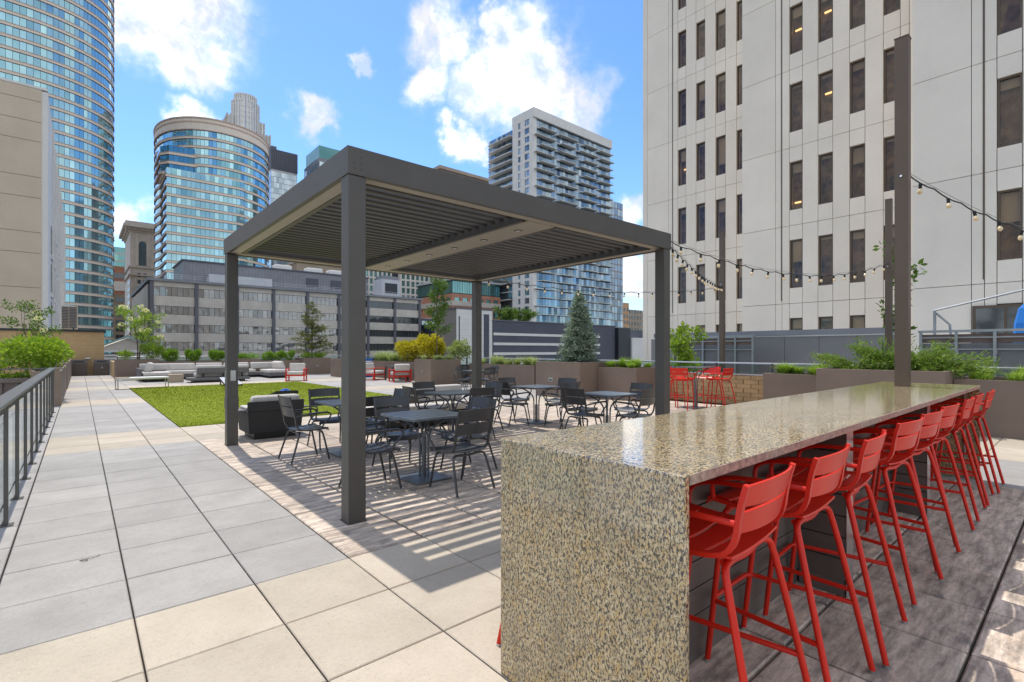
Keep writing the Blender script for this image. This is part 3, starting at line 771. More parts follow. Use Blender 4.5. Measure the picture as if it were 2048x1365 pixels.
def make_table(name, label, h, mat, group):
    t = thing(name, label, 'table', group=group)
    hw = .375
    def rr(w, r, n=5):
        pts = []
        for cx, cy, a0 in ((w-r,w-r,0),(-w+r,w-r,90),(-w+r,-w+r,180),(w-r,-w+r,270)):
            for k in range(n+1): a = R(a0+90*k/n); pts.append((cx+r*math.cos(a), cy+r*math.sin(a)))
        return pts
    # rim and slats: flat bars with open slots and cross lines
    m = MB(); o = rr(hw, .06); i = rr(hw-.03, .035); n = len(o)
    m.add([(x,y,h-.022) for x,y in o]+[(x,y,h) for x,y in o]+[(x,y,h) for x,y in i]+[(x,y,h-.022) for x,y in i],
          [(k,(k+1)%n,n+(k+1)%n,n+k) for k in range(n)]+[(n+k,n+(k+1)%n,2*n+(k+1)%n,2*n+k) for k in range(n)]+[(2*n+k,2*n+(k+1)%n,3*n+(k+1)%n,3*n+k) for k in range(n)]+[(3*n+k,3*n+(k+1)%n,(k+1)%n,k) for k in range(n)])
    m.build('top_rim', mat, t, fix=True, smooth=30)
    ns = 7; w = (2*(hw-.031))/ns
    for k in range(ns):
        a = -hw+.031+k*w
        e = .012 if k in (0, ns-1) else 0
        m = MB()
        for q in range(4):
            L2 = (hw-.031-e); y0 = -L2+q*(2*L2)/4; m.box(a+.002, a+w-.002, y0+.0015, y0+2*L2/4-.0015, h-.014, h-.001)
        m.build('top_slat', mat, t)
    m = MB(); m.box(-.30,.30,-.03,.03,h-.035,h-.0225); m.box(-.03,.03,-.30,-.031,h-.035,h-.0225); m.box(-.03,.03,.031,.30,h-.035,h-.0225); m.build('under_frame', mat, t)
    for sx in (-1,1):
        for sy in (-1,1):
            m = MB(); m.tube([(sx*.035,sy*.035,.02),(sx*.035,sy*.035,h*.55),(sx*.045,sy*.045,h*.72),(sx*.12,sy*.12,h-.10),(sx*.24,sy*.24,h-.03)], .013, 8, 2); m.build('strut', mat, t, smooth=True)
    m = MB(); m.box(-.02,.02,-.02,.02,.02,h*.5); m.build('column', mat, t)
    m = MB(); m.prism(rr(.235, .04), .004, .022); m.build('base_plate', mat, t, bevel=.005)
    return t
TB = make_table('cafe_table', '', .74, 'metal_table', 'square dark cafe tables'); tb_used = []
tables = [((2.92,6.98), 'half hidden behind the near pergola post'), ((3.0,5.03), 'nearest the camera under the pergola'), ((4.95,7.33), 'in the middle of the pergola'),
          ((7.05,7.42), 'standing left of the rightmost pergola table'), ((6.78,5.40), 'next to the right pergola post'), ((10.95,14.75), 'far off beside the far pergola post')]
names = ['table behind the near pergola post', 'table nearest the camera', 'table in mid pergola', 'table before the spruce planter', 'table by the right pergola post', 'farthest table by grasses']
sides = [((-1,0), -90, 'near left'), ((0,1), 180, 'far left'), ((0,-1), 0, 'near right'), ((1,0), 90, 'far right')]
rc = random.Random(3)
adj = {(0,0):(.02,-.06), (1,2):(.06,.02), (1,0):(.0,-.02), (1,3):(-.02,0)}
for ti, ((x, y), where) in enumerate(tables):
    place(TB, tb_used, (x, y, 0), rc.uniform(-.03,.03), 'square dark slatted cafe ' + names[ti])
    for si, ((ox, oy), rot, nm) in enumerate(sides):
        ax, ay = adj.get((ti, si), (rc.uniform(-.04,.04), rc.uniform(-.04,.04)))
        dd = .60 + rc.uniform(-.03,.05)
        place(CH, ch_used, (x+ox*dd+ax, y+oy*dd+ay, 0), R(rot)+rc.uniform(-.1,.1), 'dark armchair on the %s side of the cafe %s' % (nm, names[ti]))

pos_words = ['nearest the camera', 'second from the camera', 'third from the camera', 'fourth from the camera', 'fifth and middle', 'sixth from the camera', 'third from the far end', 'second from the far end', 'at the far end']
for w_, x in zip(pos_words, (1.83, 2.46, 3.09, 3.92, 4.575, 5.245, 6.07, 6.73, 7.385)):
    place(ST, st_used, (x+rc.uniform(-.02,.02), .99+rc.uniform(-.015,.015), 0), rc.uniform(-.07,.07), 'red bar stool %s in the row along the bar' % w_)
place(ST, st_used, (1.852, 1.602, 0), R(180), 'red bar stool behind the bar, one foot showing beside the granite end')

HT = make_table('high_table', 'tall dark table with four red stools beside the brick wall', 1.05, 'metal_table', 'high table'); HT.location = (11.85, 6.62, 0); del HT['group']
for (ox, oy), rot, nm in sides:
    place(ST, st_used, (11.85+ox*.62, 6.62+oy*.62, 0), R(rot)+rc.uniform(-.15,.15), 'red bar stool on the %s side of the high table' % nm)
# ------------------------------------------------------------------ city materials
M('c_beige', (.66,.54,.40), .85, 0, .07, .35, .3, 6, fine=.12)
M('c_white', (.76,.73,.67), .8, 0, .05, .4)
M('spandrel', (.80,.69,.56), .7, 0, .05, .05)
M('spandrel_rose', (.58,.42,.33), .7, 0, .05, .05)
M('c_stone', (.58,.52,.44), .85, 0, .14, .25, .3, 3, streak=.3)
M('c_grey', (.135,.135,.15), .75, 0, .08, .3)
M('c_panel', (.60,.55,.47), .85, 0, .10, .6, fine=.1, streak=.15)
M('c_panelgrey', (.22,.225,.24), .5, .2, .08, .5)
M('c_slate', (.085,.092,.115), .6, .1, .08, .3)
M('c_lightgrey', (.52,.53,.54), .6, .1, .06, .3)
M('c_brick', (.52,.24,.15), .85, 0, .12, .4, fine=.15)
M('c_tan', (.42,.33,.24), .85, 0, .12, .2, fine=.15)
M('c_brown', (.20,.15,.125), .85, 0, .1, .2)
M('c_orange', (.60,.36,.19), .85, 0, .1, .3)
M('c_grid', (.78,.73,.64), .8, 0, .05, .2)
M('c_dark', (.03,.033,.04), .5, .1, .1, .2)
M('copper_green', (.25,.38,.33), .7, 0, .15, .3)
M('screen_mesh', (.19,.19,.195), .55, .4, .08, 3, .3, 240, fine=.3)
M('panel_wall', (.21,.205,.20), .5, .15, .06, 1, .1, 200, rnd=.05)
M('galv', (.34,.36,.37), .4, .7, .12, 3)
tower_glass('g_teal', (.10,.30,.38), (.44,.72,.78), .75, .06)
tower_glass('g_teal_dark', (.03,.13,.19), (.16,.40,.50), .75, .06)
tower_glass('g_blue', (.04,.08,.12), (.34,.43,.50), .72, .05)
tower_glass('g_dark', (.03,.035,.04), (.10,.115,.125), .45, .08)
tower_glass('g_wavy', (.17,.175,.18), (.30,.305,.31), .75, .10, .16, .30)
tower_glass('g_green', (.06,.20,.19), (.22,.46,.44), .6, .08)
tower_glass('g_pale', (.25,.33,.38), (.55,.65,.70), .6, .12)

def panes(mb, p0, p1, z0, z1, w, gap=.1, tilt=.012):
    # row of separate glass panes along p0->p1, each a little out of plane
    p0 = Vector((p0[0],p0[1],0)); p1 = Vector((p1[0],p1[1],0)); Ln = (p1-p0).length
    if Ln < .05: return
    n = max(1, round(Ln/w)); u = (p1-p0)/Ln; nn = Vector((u.y,-u.x,0)); s = Ln/n
    for i in range(n):
        a = p0+u*(i*s+gap/2*min(1,s)); b = p0+u*((i+1)*s-gap/2*min(1,s))
        t1 = random.uniform(-tilt,tilt)*s; t2 = random.uniform(-tilt,tilt)*(z1-z0)
        mb.add([a+nn*t1+Vector((0,0,z0)), b-nn*t1+Vector((0,0,z0)), b-nn*(t1-t2)+Vector((0,0,z1)), a+nn*(t1+t2)+Vector((0,0,z1))], [(0,1,2,3)])
def offset(poly, d):
    n = len(poly); out = []
    for i in range(n):
        a, b, c = Vector(poly[i-1]), Vector(poly[i]), Vector(poly[(i+1)%n])
        e1 = (b-a).normalized(); e2 = (c-b).normalized(); n1 = Vector((e1.y,-e1.x)); n2 = Vector((e2.y,-e2.x))
        k = (n1+n2); k = k/max(.35, k.length**2/2)
        out.append(tuple(b+k*d))
    return out
def band_tower(t, poly, z0, z1, fh, sp, gmat, w=1.5, visible=None, out=.25):
    """storeys of glass and spandrel rings round a counter-clockwise plan"""
    loc = Vector(t.location); P = [(x-loc.x, y-loc.y) for x, y in poly]
    n = int(round((z1-z0)/fh))
    sb = MB(); sb.prism(offset(P, out), 0, sp*.62); sm = sb.mesh('spandrel', 'spandrel')
    lb = MB(); lb.prism(offset(P, out+.16), -.12, -.002); lb.prism(offset(P, out+.14), sp*.62+.002, sp*.62+.12); lm = lb.mesh('ledge', 'spandrel_rose')
    gs = []
    for v in range(4):
        g = MB()
        for i in range(len(P)):
            panes(g, P[i], P[(i+1)%len(P)], sp*.62+.16, fh-.17, w)
        gs.append(g.mesh('glazing', gmat))
    core = MB(); core.prism(offset(P, -.06), 0, z1-z0); c = core.build('core', 'c_slate', t); c.location.z = z0-loc.z
    for k in range(n):
        z = z0-loc.z+k*fh
        mk('glazing', gs[random.randrange(4)], t, (0,0,z)); s = mk('spandrel', sm, t, (0,0,z)); mk('ledge', lm, s)
def grid_facade(t, axis, plane, a0, a1, z0, z1, cols, rows, pw, bh, mats, depth=.35, each=True, split=2, flip=False):
    """frame of piers and floor bands standing proud of separate window panes; axis 'y' faces -y, axis 'x' faces -x"""
    loc = Vector(t.location); wall, glass = mats
    def B(m, u0, u1, d0, d1, za, zb):
        if axis == 'y': m.box(u0, u1, plane+d0, plane+d1, za, zb)
        else: m.box(plane+d0, plane+d1, u0, u1, za, zb)
    cw = (a1-a0-pw)/cols; rh = (z1-z0-bh)/rows
    for i in range(cols+1):
        m = MB(); B(m, a0+i*cw, a0+i*cw+pw, -depth, 0, z0, z1); m.build('pier', wall, t, world=True)
    for j in range(rows+1):
        m = MB(); B(m, a0+.001, a1-.001, -depth*.8, 0, z0+j*rh, z0+j*rh+bh); m.build('floor_band', wall, t, world=True)
    allm = MB()
    for j in range(rows):
        for i in range(cols):
            m = MB() if each else allm
            u0 = a0+i*cw+pw+.02; u1 = a0+(i+1)*cw-.02; za = z0+j*rh+bh+.02; zb = z0+(j+1)*rh-.02
            if axis == 'y': panes(m, (u0, plane-.03), (u1, plane-.03), za, zb, (u1-u0)/split, .08, .004)
            else: panes(m, (plane-.03, u1), (plane-.03, u0), za, zb, (u1-u0)/split, .08, .004)
            if each: m.build('window', glass, t, world=True)
    if not each: allm.build('window', glass, t, world=True)

# ------------------------------------------------------------------ white office tower on the right
def office():
    t = thing('office_tower', 'pale concrete office tower in stepped wings with narrow dark windows at right', 'building', (30, 8, -14))
    loc = Vector(t.location)
    def panel(a, b, c, d, e, f, name='wall_panel'):
        m = MB(); m.box(a, b, c, d, e, f); return m.build(name, 'concrete_white', t, world=True)
    ZJ = [-14, -3.85, -.05] + [3.75+3.8*k for k in range(9)]
    def wing(X, y0, y1, cols, joints, depth_end):
        m = MB(); m.box(X+.5, X+9, y0, y1, -14, ZJ[-1]); m.build('core', 'joint', t, world=True)
        g = .010
        ys = sorted(set([y0, y1] + [v for c in cols for v in c] + list(joints)))
        win = {(round(a,3), round(b,3)) for a, b in cols}
        for k in range(len(ZJ)-1):
            za, zb = ZJ[k]+g, ZJ[k+1]-g
            wa, wb = ZJ[k]+.75, ZJ[k]+3.10
            if k == 2: wa, wb = .2, 3.04
            for a, b in zip(ys, ys[1:]):
                if k < 2 or (round(a,3), round(b,3)) not in win:
                    panel(X, X+.499, a+g, b-g, za, zb); continue
                panel(X, X+.499, a+g, b-g, za, wa); panel(X, X+.499, a+g, b-g, wb, zb)
                # window: bronze frame, pane, blind, dark room behind
                fr = MB(); w = .06
                for q in ((a+g, a+w, wa, wb), (b-w, b-g, wa, wb), (a+w, b-w, wa, wa+w), (a+w, b-w, wb-w, wb)):
                    fr.box(X+.10, X+.22, q[0], q[1], q[2], q[3])
                fo = fr.build('window', 'bronze', t, world=True)
                def sub(mb, nm, mat): o = mb.build(nm, mat, fo); o.data.transform(Matrix.Translation(-loc)); return o
                p = MB(); p.add([(X+.16,b-w,wa+w),(X+.16,a+w,wa+w),(X+.16+random.uniform(-.006,.006),a+w,wb-w),(X+.16+random.uniform(-.006,.006),b-w,wb-w)], [(0,1,2,3)]); sub(p, 'pane', 'office_glass')
                drop = random.choice((.1, .12, .3, .45, .7, 1.0, 1.6))
                bl = MB(); bl.add([(X+.28,b-w,wb-w-drop),(X+.28,a+w,wb-w-drop),(X+.28,a+w,wb-w),(X+.28,b-w,wb-w)], [(0,1,2,3)]); sub(bl, 'blind', 'blind')
                bk = MB(); bk.add([(X+.49,b,wa),(X+.49,a,wa),(X+.49,a,wb),(X+.49,b,wb)], [(0,1,2,3)]); sub(bk, 'room', 'interior')
                if random.random() < .16:
                    yy = random.uniform(a+w+.05, b-w-.3); zz = random.uniform(wa+.4, wb-.7)
                    l = MB(); l.box(X+.44, X+.485, yy, yy+.28, zz, zz+.07); sub(l, 'lit_ceiling_panel', 'office_light')
        m = MB(); m.box(X-.02, X+9, y0, y1, ZJ[-1]+.001, ZJ[-1]+.9); m.build('parapet', 'concrete_white', t, world=True)
    wing(29.4, 12.2, 19.95, [(17.067,17.652),(15.78,16.38),(14.475,15.10),(13.2,13.81)], [18.33, 18.0], 0)
    wing(26.3, 4.6, 12.06, [(9.157,9.748),(7.877,8.489),(6.625,7.215),(5.366,5.958)], [10.39, 10.085, 5.06], 0)
    wing(23.5, -14, 4.43, [(1.549,2.155),(.25,.85),(-1.05,-.45),(-2.35,-1.75),(-7,-6.4),(-8.3,-7.7)], [2.796, 2.465, -4.5], 0)
    m = MB(); m.box(26.8, 38, 12.07, 12.19, -14, 33); m.build('return_wall', 'concrete_white', t, world=True)
    m = MB(); m.box(24.0, 30, 4.44, 4.59, -14, 33); m.build('return_wall', 'concrete_white', t, world=True)
    m = MB(); m.box(29.39, 39, 19.96, 20.3, -14, 33); m.build('return_wall', 'concrete_white', t, world=True)
    # drain slots running down between panels
    for X, y in ((26.3, 10.10), (29.4, 18.02), (23.5, 2.48)):
        m = MB(); m.box(X-.012, X-.001, y-.028, y+.028, 3.9, 33); m.build('drain_channel', 'bronze', t, world=True)
    # wide ground window behind the awning
    fr = MB(); fr.box(23.44, 23.49, -1.2, 2.77, .3, 3.0); w = fr.build('shop_window', 'bronze', t, world=True)
    for a, b in ((1.98,2.68),(1.1,1.9),(.2,1.02),(-1.1,.12)):
        p = MB(); p.add([(23.43,b,.4),(23.43,a,.4),(23.43,a,2.9),(23.43,b,2.9)], [(0,1,2,3)]); o = p.build('pane', 'g_dark', w); o.data.transform(Matrix.Translation(-loc))
office()

# grey panel wall, steel screens, awning and parasol on the lower roof
def panel_wall():
    t = thing('panel_wall', 'grey metal panel wall with cap below the office tower', 'wall', (19, 8, -.6))
    y = 3.9
    while y < 12.4:
        m = MB(); m.box(19, 19.1, y+.006, y+1.094, -.6, 1.95); m.build('panel', 'panel_wall', t, world=True); y += 1.1
    m = MB(); m.box(18.9, 19.25, 3.9, 12.5, 2.0, 2.18); m.build('cap', 'c_panelgrey', t, world=True)
    m = MB(); m.box(18.97, 19.0, 3.9, 12.5, 1.951, 1.999); m.build('light_strip', 'steel', t, world=True)
    m = MB(); m.box(19.11, 19.2, 3.9, 12.5, -.6, 1.999); m.build('backing', 'black', t, world=True)
panel_wall()
def screen(label, x, y0, y1, z1, n):
    t = thing('steel_screen', label, 'screen', (x, (y0+y1)/2, -.6), 0, 'steel mesh screens on the lower roof')
    s = (y1-y0)/n
    for i in range(n+1):
        m = MB(); m.box(x-.06, x+.0, y0+i*s-.03, y0+i*s+.03, -.6, z1); p = m.build('post', 'galv', t, world=True)
        m = MB(); m.box(x-.09, x-.061, y0+i*s-.05, y0+i*s-.0, z1-.55, z1-.47); m.build('bracket', 'galv', p).data.transform(Matrix.Translation(-Vector(t.location)))
        if i < n:
            m = MB(); m.box(x+.02, x+.035, y0+i*s+.01, y0+(i+1)*s-.01, -.5, z1-.28); m.build('mesh_panel', 'screen_mesh', t, world=True)
    m = MB(); m.box(x-.08, x+.08, y0-.05, y1+.05, z1+.001, z1+.06); m.build('top_rail', 'galv', t, world=True)
    for zz in (z1-.15, z1-.45): 
        m = MB(); m.box(x-.055, x-.02, y0, y1, zz, zz+.03); m.build('cross_rail', 'galv', t, world=True)
    m = MB(); m.box(x+.05, x+.09, y0, y1, z1-.27, z1-.05); m.build('slat_strip', 'c_brown', t, world=True)
screen('steel framed mesh screen at right below the awning', 17.0, -3.4, 3.02, 1.93, 9)
screen('steel framed mesh screen behind the small bush', 17.4, 7.6, 10.6, 1.93, 5)
t = thing('awning_frame', 'folding white awning arms in front of the office ground window', 'awning', (18.8, 1.5, -.6))
m = MB(); m.box(18.76, 18.84, 3.0, 3.06, -.6, 2.62); m.build('post', 'galv', t, world=True)
for a, b in ((3.05, -.6),):
    m = MB(); m.tube([(18.8, 3.05, 2.62), (18.8, .4, 3.25)], .03, 6, 0); m.build('arm', 'galv', t, world=True)
m = MB(); m.tube([(18.8, 3.0, 2.55), (18.85, 2.7, 2.2), (18.85, 2.65, 1.6)], .035, 6, 0); m.build('elbow', 'galv', t, world=True)
t = thing('parasol', 'closed blue parasol by the office window at the right edge', 'parasol', (19.3, 1.12, -.6))
m = MB(); n = 14; prof = [(.05,1.6),(.26,1.75),(.29,2.3),(.27,2.8),(.20,3.2),(.02,3.45)]
vs_ = [((r*(1+.22*(k%2)))*math.cos(2*math.pi*k/n), (r*(1+.22*(k%2)))*math.sin(2*math.pi*k/n), z) for r, z in prof for k in range(n)]
m.add(vs_, [(i*n+k, i*n+(k+1)%n, (i+1)*n+(k+1)%n, (i+1)*n+k) for i in range(len(prof)-1) for k in range(n)]); m.build('canopy', 'umbrella', t)
m = MB(); m.cyl((0,0,0), (0,0,3.6), .03, 8); m.build('pole', 'c_lightgrey', t)

# ------------------------------------------------------------------ skyline
def boxpart(t, n, mat, *b, bevel=0):
    m = MB(); m.box(*b); return m.build(n, mat, t, world=True, bevel=bevel)
# left: beige masonry slab with slotted side
t = thing('masonry_building', 'beige windowless masonry building with slanting slotted side at far left', 'building', (-10, 80, -14))
boxpart(t, 'core', 'joint', -26, -2.55, 60.06, 130, -14, 24.0)
zj = [-14, 2, 5.1, 6.9, 9.9, 11.7, 14.7, 16.5, 19.6, 21.3, 23.1, 24.2]
for a, b in zip(zj, zj[1:]):
    for xa, xb in ((-26,-14.3),(-14.3,-2.5)): boxpart(t, 'wall_panel', 'c_beige', xa+.012, xb-.012, 60, 60.059, a+.02, b-.02)
boxpart(t, 'side_wall', 'c_white', -2.549, -2.1, 60.06, 130, -14, 24.1)
for i in range(9):
    y = 66 + i*6.8
    for k in range(7):
        z = -4 + k*3.7
        if z+2.7 > 15.5 + (i >= 2)*3: continue
        boxpart(t, 'slot_window', 'g_dark', -2.099, -2.06, y, y+2.9, z, z+2.75); boxpart(t, 'slot_sill', 'c_white', -2.099, -2.0, y-.1, y+3.0, z-.45, z-.05)
    boxpart(t, 'side_rib', 'c_white', -2.099, -1.95, y+3.6, y+4.3, -14, 24.1)
boxpart(t, 'parapet', 'c_white', -26, -2.1, 59.98, 131, 24.21, 24.4)

# left: tall curved glass tower
def sup(cx, cy, A, B, e, a0, a1, n):
    pts = []
    for k in range(n+1):
        a = R(a0+(a1-a0)*k/n); c, s = math.cos(a), math.sin(a)
        pts.append((cx+A*math.copysign(abs(c)**(2/e), c), cy+B*math.copysign(abs(s)**(2/e), s)))
    return pts
t = thing('curved_glass_tower', 'tall curved tower banded in blue glass and cream at upper left', 'building', (-30, 240, -14))
poly = [(-70,262),(-70,220.5),(-40,219.6),(-22,219.4)] + sup(-16.5, 240.5, 26.2, 21, 2.2, -83, 90, 26)
band_tower(t, poly, -9.5, 158, 3.72, 1.35, 'g_teal', 1.55, out=.12)
# centre-left: second banded tower with rounded end, wedge front and crown
t = thing('rounded_glass_tower', 'blue and cream banded tower with rounded end and plain crown behind the pergola', 'building', (46, 255, -14))
ell = sup(46.5, 263, 21.8, 27, 2.1, -180, 175, 48)
band_tower(t, ell, -9, 91.5, 3.72, 1.35, 'g_teal', 1.6)
loc = Vector(t.location)
m = MB(); m.prism(offset(ell, .3), 91.6, 96.0); m.build('crown', 'spandrel', t, world=True)
m = MB(); m.prism(offset(ell, .6), 96.01, 96.5); m.prism(offset(ell, .5), 94.3, 94.8); m.prism(offset(ell,.5), 91.2, 91.59); m.build('cornice', 'spandrel_rose', t, world=True)
t = thing('wedge_glass_tower', 'sharp cornered banded glass block in front of the rounded tower', 'building', (38, 248, -14))
band_tower(t, [(25.6,266),(25.6,235.2),(50,235.2),(53,236.0),(53,266)], -9, 71.0, 3.72, 1.35, 'g_teal', 1.6)
m = MB(); m.prism([(25.2,264),(25.2,240),(27.2,236.5),(44,235.6),(44,264)], 71.2, 72.2); m.build('roof_edge', 'spandrel', t, world=True)
t2 = thing('stepped_glass_block', 'upper stepped glass block on the corner of the banded tower', 'building', (32, 250, 72.3))
band_tower(t2, [(24.6,262),(24.6,245),(27,241),(40,238.2),(40,262)], 72.3, 83.4, 3.72, 1.5, 'g_teal_dark', 1.6)
# art deco crown far behind
t = thing('stepped_stone_tower', 'distant cream stone tower stepping up to a ribbed crown', 'building', (98, 443, -14))
tower_glass('g_crown', (.30,.32,.33), (.52,.54,.54), .5, .15)
for hw, z0, z1 in ((16.5,-14,171),(13.0,171.01,181)):
    boxpart(t, 'tier', 'g_crown', 98-hw, 98+hw, 443-hw, 443+hw, z0, z1)
    n = int(hw*2/2.2)
    for i in range(n+1):
        q = -hw+i*(2*hw)/n; zt = z1+random.choice((-.4,.3,1.0))
        boxpart(t, 'rib', 'c_stone', 98+q-.5, 98+q+.5, 443-hw-.4, 443-hw-.01, max(z0,120), zt); boxpart(t, 'rib', 'c_stone', 98-hw-.4, 98-hw-.01, 443+q-.5, 443+q+.5, max(z0,120), zt)
for rad, z0, z1 in ((9.6,120,193.5),(7.8,193.51,199)):
    cx_, cy_ = 98.5, 434
    m = MB(); m.cyl((cx_,cy_,z0), (cx_,cy_,z1), rad, 36); m.build('drum', 'g_crown', t, world=True)
    for i in range(30):
        a_ = 2*math.pi*i/30; m = MB(); m.obox((cx_+math.cos(a_)*(rad+.1), cy_+math.sin(a_)*(rad+.1), (z0+z1)/2+.2), .5, .9, z1-z0+.6, a_); m.build('rib', 'c_white', t, world=True)
    for k in range(int((z1-max(z0,170))/4)):
        m = MB(); m.cyl((cx_,cy_,z1-4*k-1.2), (cx_,cy_,z1-4*k-.8), rad+.2, 36); m.build('belt', 'c_stone', t, world=True)
# dark topped glass tower
t = thing('dark_topped_tower', 'slim pale glass tower with a charcoal top', 'building', (91, 317, -14))
boxpart(t, 'top', 'c_slate', 83.6, 98.5, 310, 326, 106.5, 118); boxpart(t, 'roof_box', 'c_grey', 84, 87, 311, 320, 118.01, 120)
for k in range(14): boxpart(t, 'fin', 'c_grey', 83.8+k*1.08, 84.1+k*1.08, 309.8, 309.99, 107, 117.5)
g = MB()
for k in range(32): panes(g, (83.8,310.2), (98.3,310.2), 3+k*3.2, 5.9+k*3.2, 1.5); panes(g, (83.8,325),(83.8,310.3), 3+k*3.2, 5.9+k*3.2, 1.5)
g.build('glazing', 'g_pale', t, world=True); boxpart(t, 'core', 'c_lightgrey', 83.9, 98.2, 310.3, 325.8, -14, 106.49)
# green copper topped building behind the pergola peak
t = thing('green_roofed_building', 'grey building with green glass roof just above the pergola corner', 'building', (118, 294, -14))
boxpart(t, 'body', 'c_panelgrey', 104, 132, 290, 315, -14, 112)
m = MB(); m.prism([(104,290),(122,290),(122,312),(104,312)], 112.01, 119); m.build('glass_crown', 'g_green', t, world=True)
m = MB(); m.box(124,133,291,300,112.01,124); m.build('roof_box', 'c_lightgrey', t, world=True)
g = MB()
for k in range(14): panes(g, (104.2,289.9), (131.8,289.9), 60+k*3.6, 63+k*3.6, 1.8); panes(g, (103.9,314),(103.9,290.1), 60+k*3.6, 63+k*3.6, 1.8)
g.build('glazing', 'g_pale', t, world=True)
# brown slab roof
t = thing('brown_slab_building', 'plain brown building top showing over the pergola beam', 'building', (152, 225, -14))
boxpart(t, 'body', 'c_brown', 136, 170, 212.7, 240, -14, 92); boxpart(t, 'parapet', 'c_tan', 135.5, 170.5, 212.2, 240.5, 92.01, 93.6)
# ornate stone building with cornice
t = thing('ornate_stone_building', 'ornate old stone office building with deep cornice between the glass towers', 'building', (35, 355, -14))
boxpart(t, 'body', 'c_stone', 21, 52, 344.5, 385, -14, 66.5)
for i, (o, z0, z1) in enumerate(((.6,66.51,67.5),(1.6,67.51,68.8),(3.0,68.81,70.4),(2.2,70.41,72.0))): boxpart(t, 'cornice', 'c_stone', 21-o, 52, 344.5-o, 385, z0, z1)
for i in range(26): boxpart(t, 'dentil', 'c_stone', 18.6+i*1.3, 19.2+i*1.3, 342.2, 342.9, 67.6, 68.79)
for o, z in ((.8, 47.0), (.8, 42.6), (.5, 10)): boxpart(t, 'string_course', 'c_stone', 21-o, 52, 344.5-o, 385, z, z+.8)
for z in (48.2,):
    for x in (26.5, 36.0, 45.5):
        boxpart(t, 'tall_window', 'g_dark', x-1.6, x+1.6, 344.42, 344.49, z+.2, z+12)
        m = MB(); m.prism([(0,0)]*0 or [(math.cos(R(a))*1.6, math.sin(R(a))*1.6) for a in range(0,181,15)], 0, .07); o = m.build('arch', 'g_dark', t); o.rotation_euler = (R(90),0,0); o.location = Vector((x, 344.49, z+12.0))-Vector(t.location)
        for s in (-2.6, 2.6): boxpart(t, 'pilaster', 'c_stone', x+s-.6, x+s+.6, 343.9, 344.49, z, 66)
wm = MB(); wm.box(-.75,.75,-.08,0,0,2.1); wme = wm.mesh('window', 'g_dark')
for k in range(13):
    for x in (25.0,27.6,33.4,35.8,38.2,44.2,46.6): mk('window', wme, t, Vector((x, 344.49, -3+k*3.75))-Vector(t.location))
    for y in (348,352,356,360): o = mk('window', wme, t, Vector((20.99, y, -3+k*3.75))-Vector(t.location), R(-90))
# small city blocks glimpsed in the gap
t = thing('teal_glass_tower', 'far teal glass tower in the gap beside the ornate stone building', 'building', (27.5, 570, -14))
band_tower(t, [(21,590),(21,571),(24,566),(35,566),(35,590)], 0, 93, 6.2, 1.2, 'g_green', 2.4)
t = thing('brown_gap_building', 'small red brown building with white band in the gap below the teal tower', 'building', (19, 345, -14))
boxpart(t, 'body', 'c_brick', 9, 18.2, 338, 343, -14, 46); boxpart(t, 'band', 'c_white', 8.6, 18.3, 337.5, 343.1, 33, 38); boxpart(t, 'glass_storey', 'g_dark', 9.2, 18, 337.7, 337.99, 39.5, 42.5)
t = thing('tan_gap_building', 'narrow tan building with small dark windows in the gap', 'building', (16, 317, -14))
boxpart(t, 'body', 'c_tan', 7, 16.9, 317, 335, -14, 29.5)
for k in range(9):
    for x in (9.2, 11.8, 14.4, 16.0): mk('window', wme, t, Vector((x, 316.99, -4+k*3.7))-Vector(t.location))
# classical pediment
t = thing('classical_hall', 'low classical stone hall with pediment and columns beyond the terrace', 'building', (6, 95, -14))
boxpart(t, 'body', 'c_stone', 2.2, 8.4, 91.2, 112, -14, .2)
m = MB(); m.add([(1.6,90.3,1.5),(8.8,90.3,1.5),(5.2,90.3,3.2),(1.6,112,1.5),(8.8,112,1.5),(5.2,112,3.2)], [(0,1,2),(5,4,3),(0,2,5,3),(1,4,5,2),(0,3,4,1)]); m.build('pediment', 'c_stone', t, world=True)
for z, o in ((1.2,.5),(.6,.3),(.2,.15)): boxpart(t, 'entablature', 'c_white', 2.2-o, 8.4+o, 90.6-o, 112, z, z+.29)
for sg in (-1, 1):
    m = MB(); m.add([(5.2+sg*3.85,89.9,1.5),(5.2,89.9,3.32),(5.2,90.29,3.32),(5.2+sg*3.85,90.29,1.5),(5.2+sg*3.85,89.9,1.78),(5.2,89.9,3.6),(5.2,90.29,3.6),(5.2+sg*3.85,90.29,1.78)], [(0,1,5,4),(4,5,6,7),(3,7,6,2),(0,3,2,1)]); m.build('raking_cornice', 'copper_green', t, world=True, fix=True)
for x in (2.5, 3.4, 4.5, 5.9, 7.0, 8.1):
    m = MB(); m.cyl((x,90.9,-6), (x,90.9,.19), .32, 12, .27); m.build('column', 'c_white', t, world=True, smooth=True)
for x in (2.95, 5.2, 7.5): boxpart(t, 'niche', 'c_brown', x-.35, x+.35, 91.12, 91.19, -3, -.3); boxpart(t, 'niche_hood', 'c_stone', x-.6, x+.6, 90.95, 91.19, -.29, .1)
# roof vent beside the masonry building
t = thing('roof_vent', 'louvred roof vent box on a rounded beige base beside the glass tower', 'vent', (-1.2, 101, -14))
m = MB(); m.cyl((-1.0,101.4,-14), (-1.0,101.4,4.6), 1.25, 24); m.build('base', 'spandrel', t, world=True, smooth=True)
boxpart(t, 'housing', 'c_beige', -2.25, -.2, 100, 102.5, 4.61, 8.1)
for sx in (-2.1, -1.15):
    for k in range(14): boxpart(t, 'slat', 'c_grey', sx, sx+.85, 99.9, 99.999, 4.8+k*.23, 4.94+k*.23)
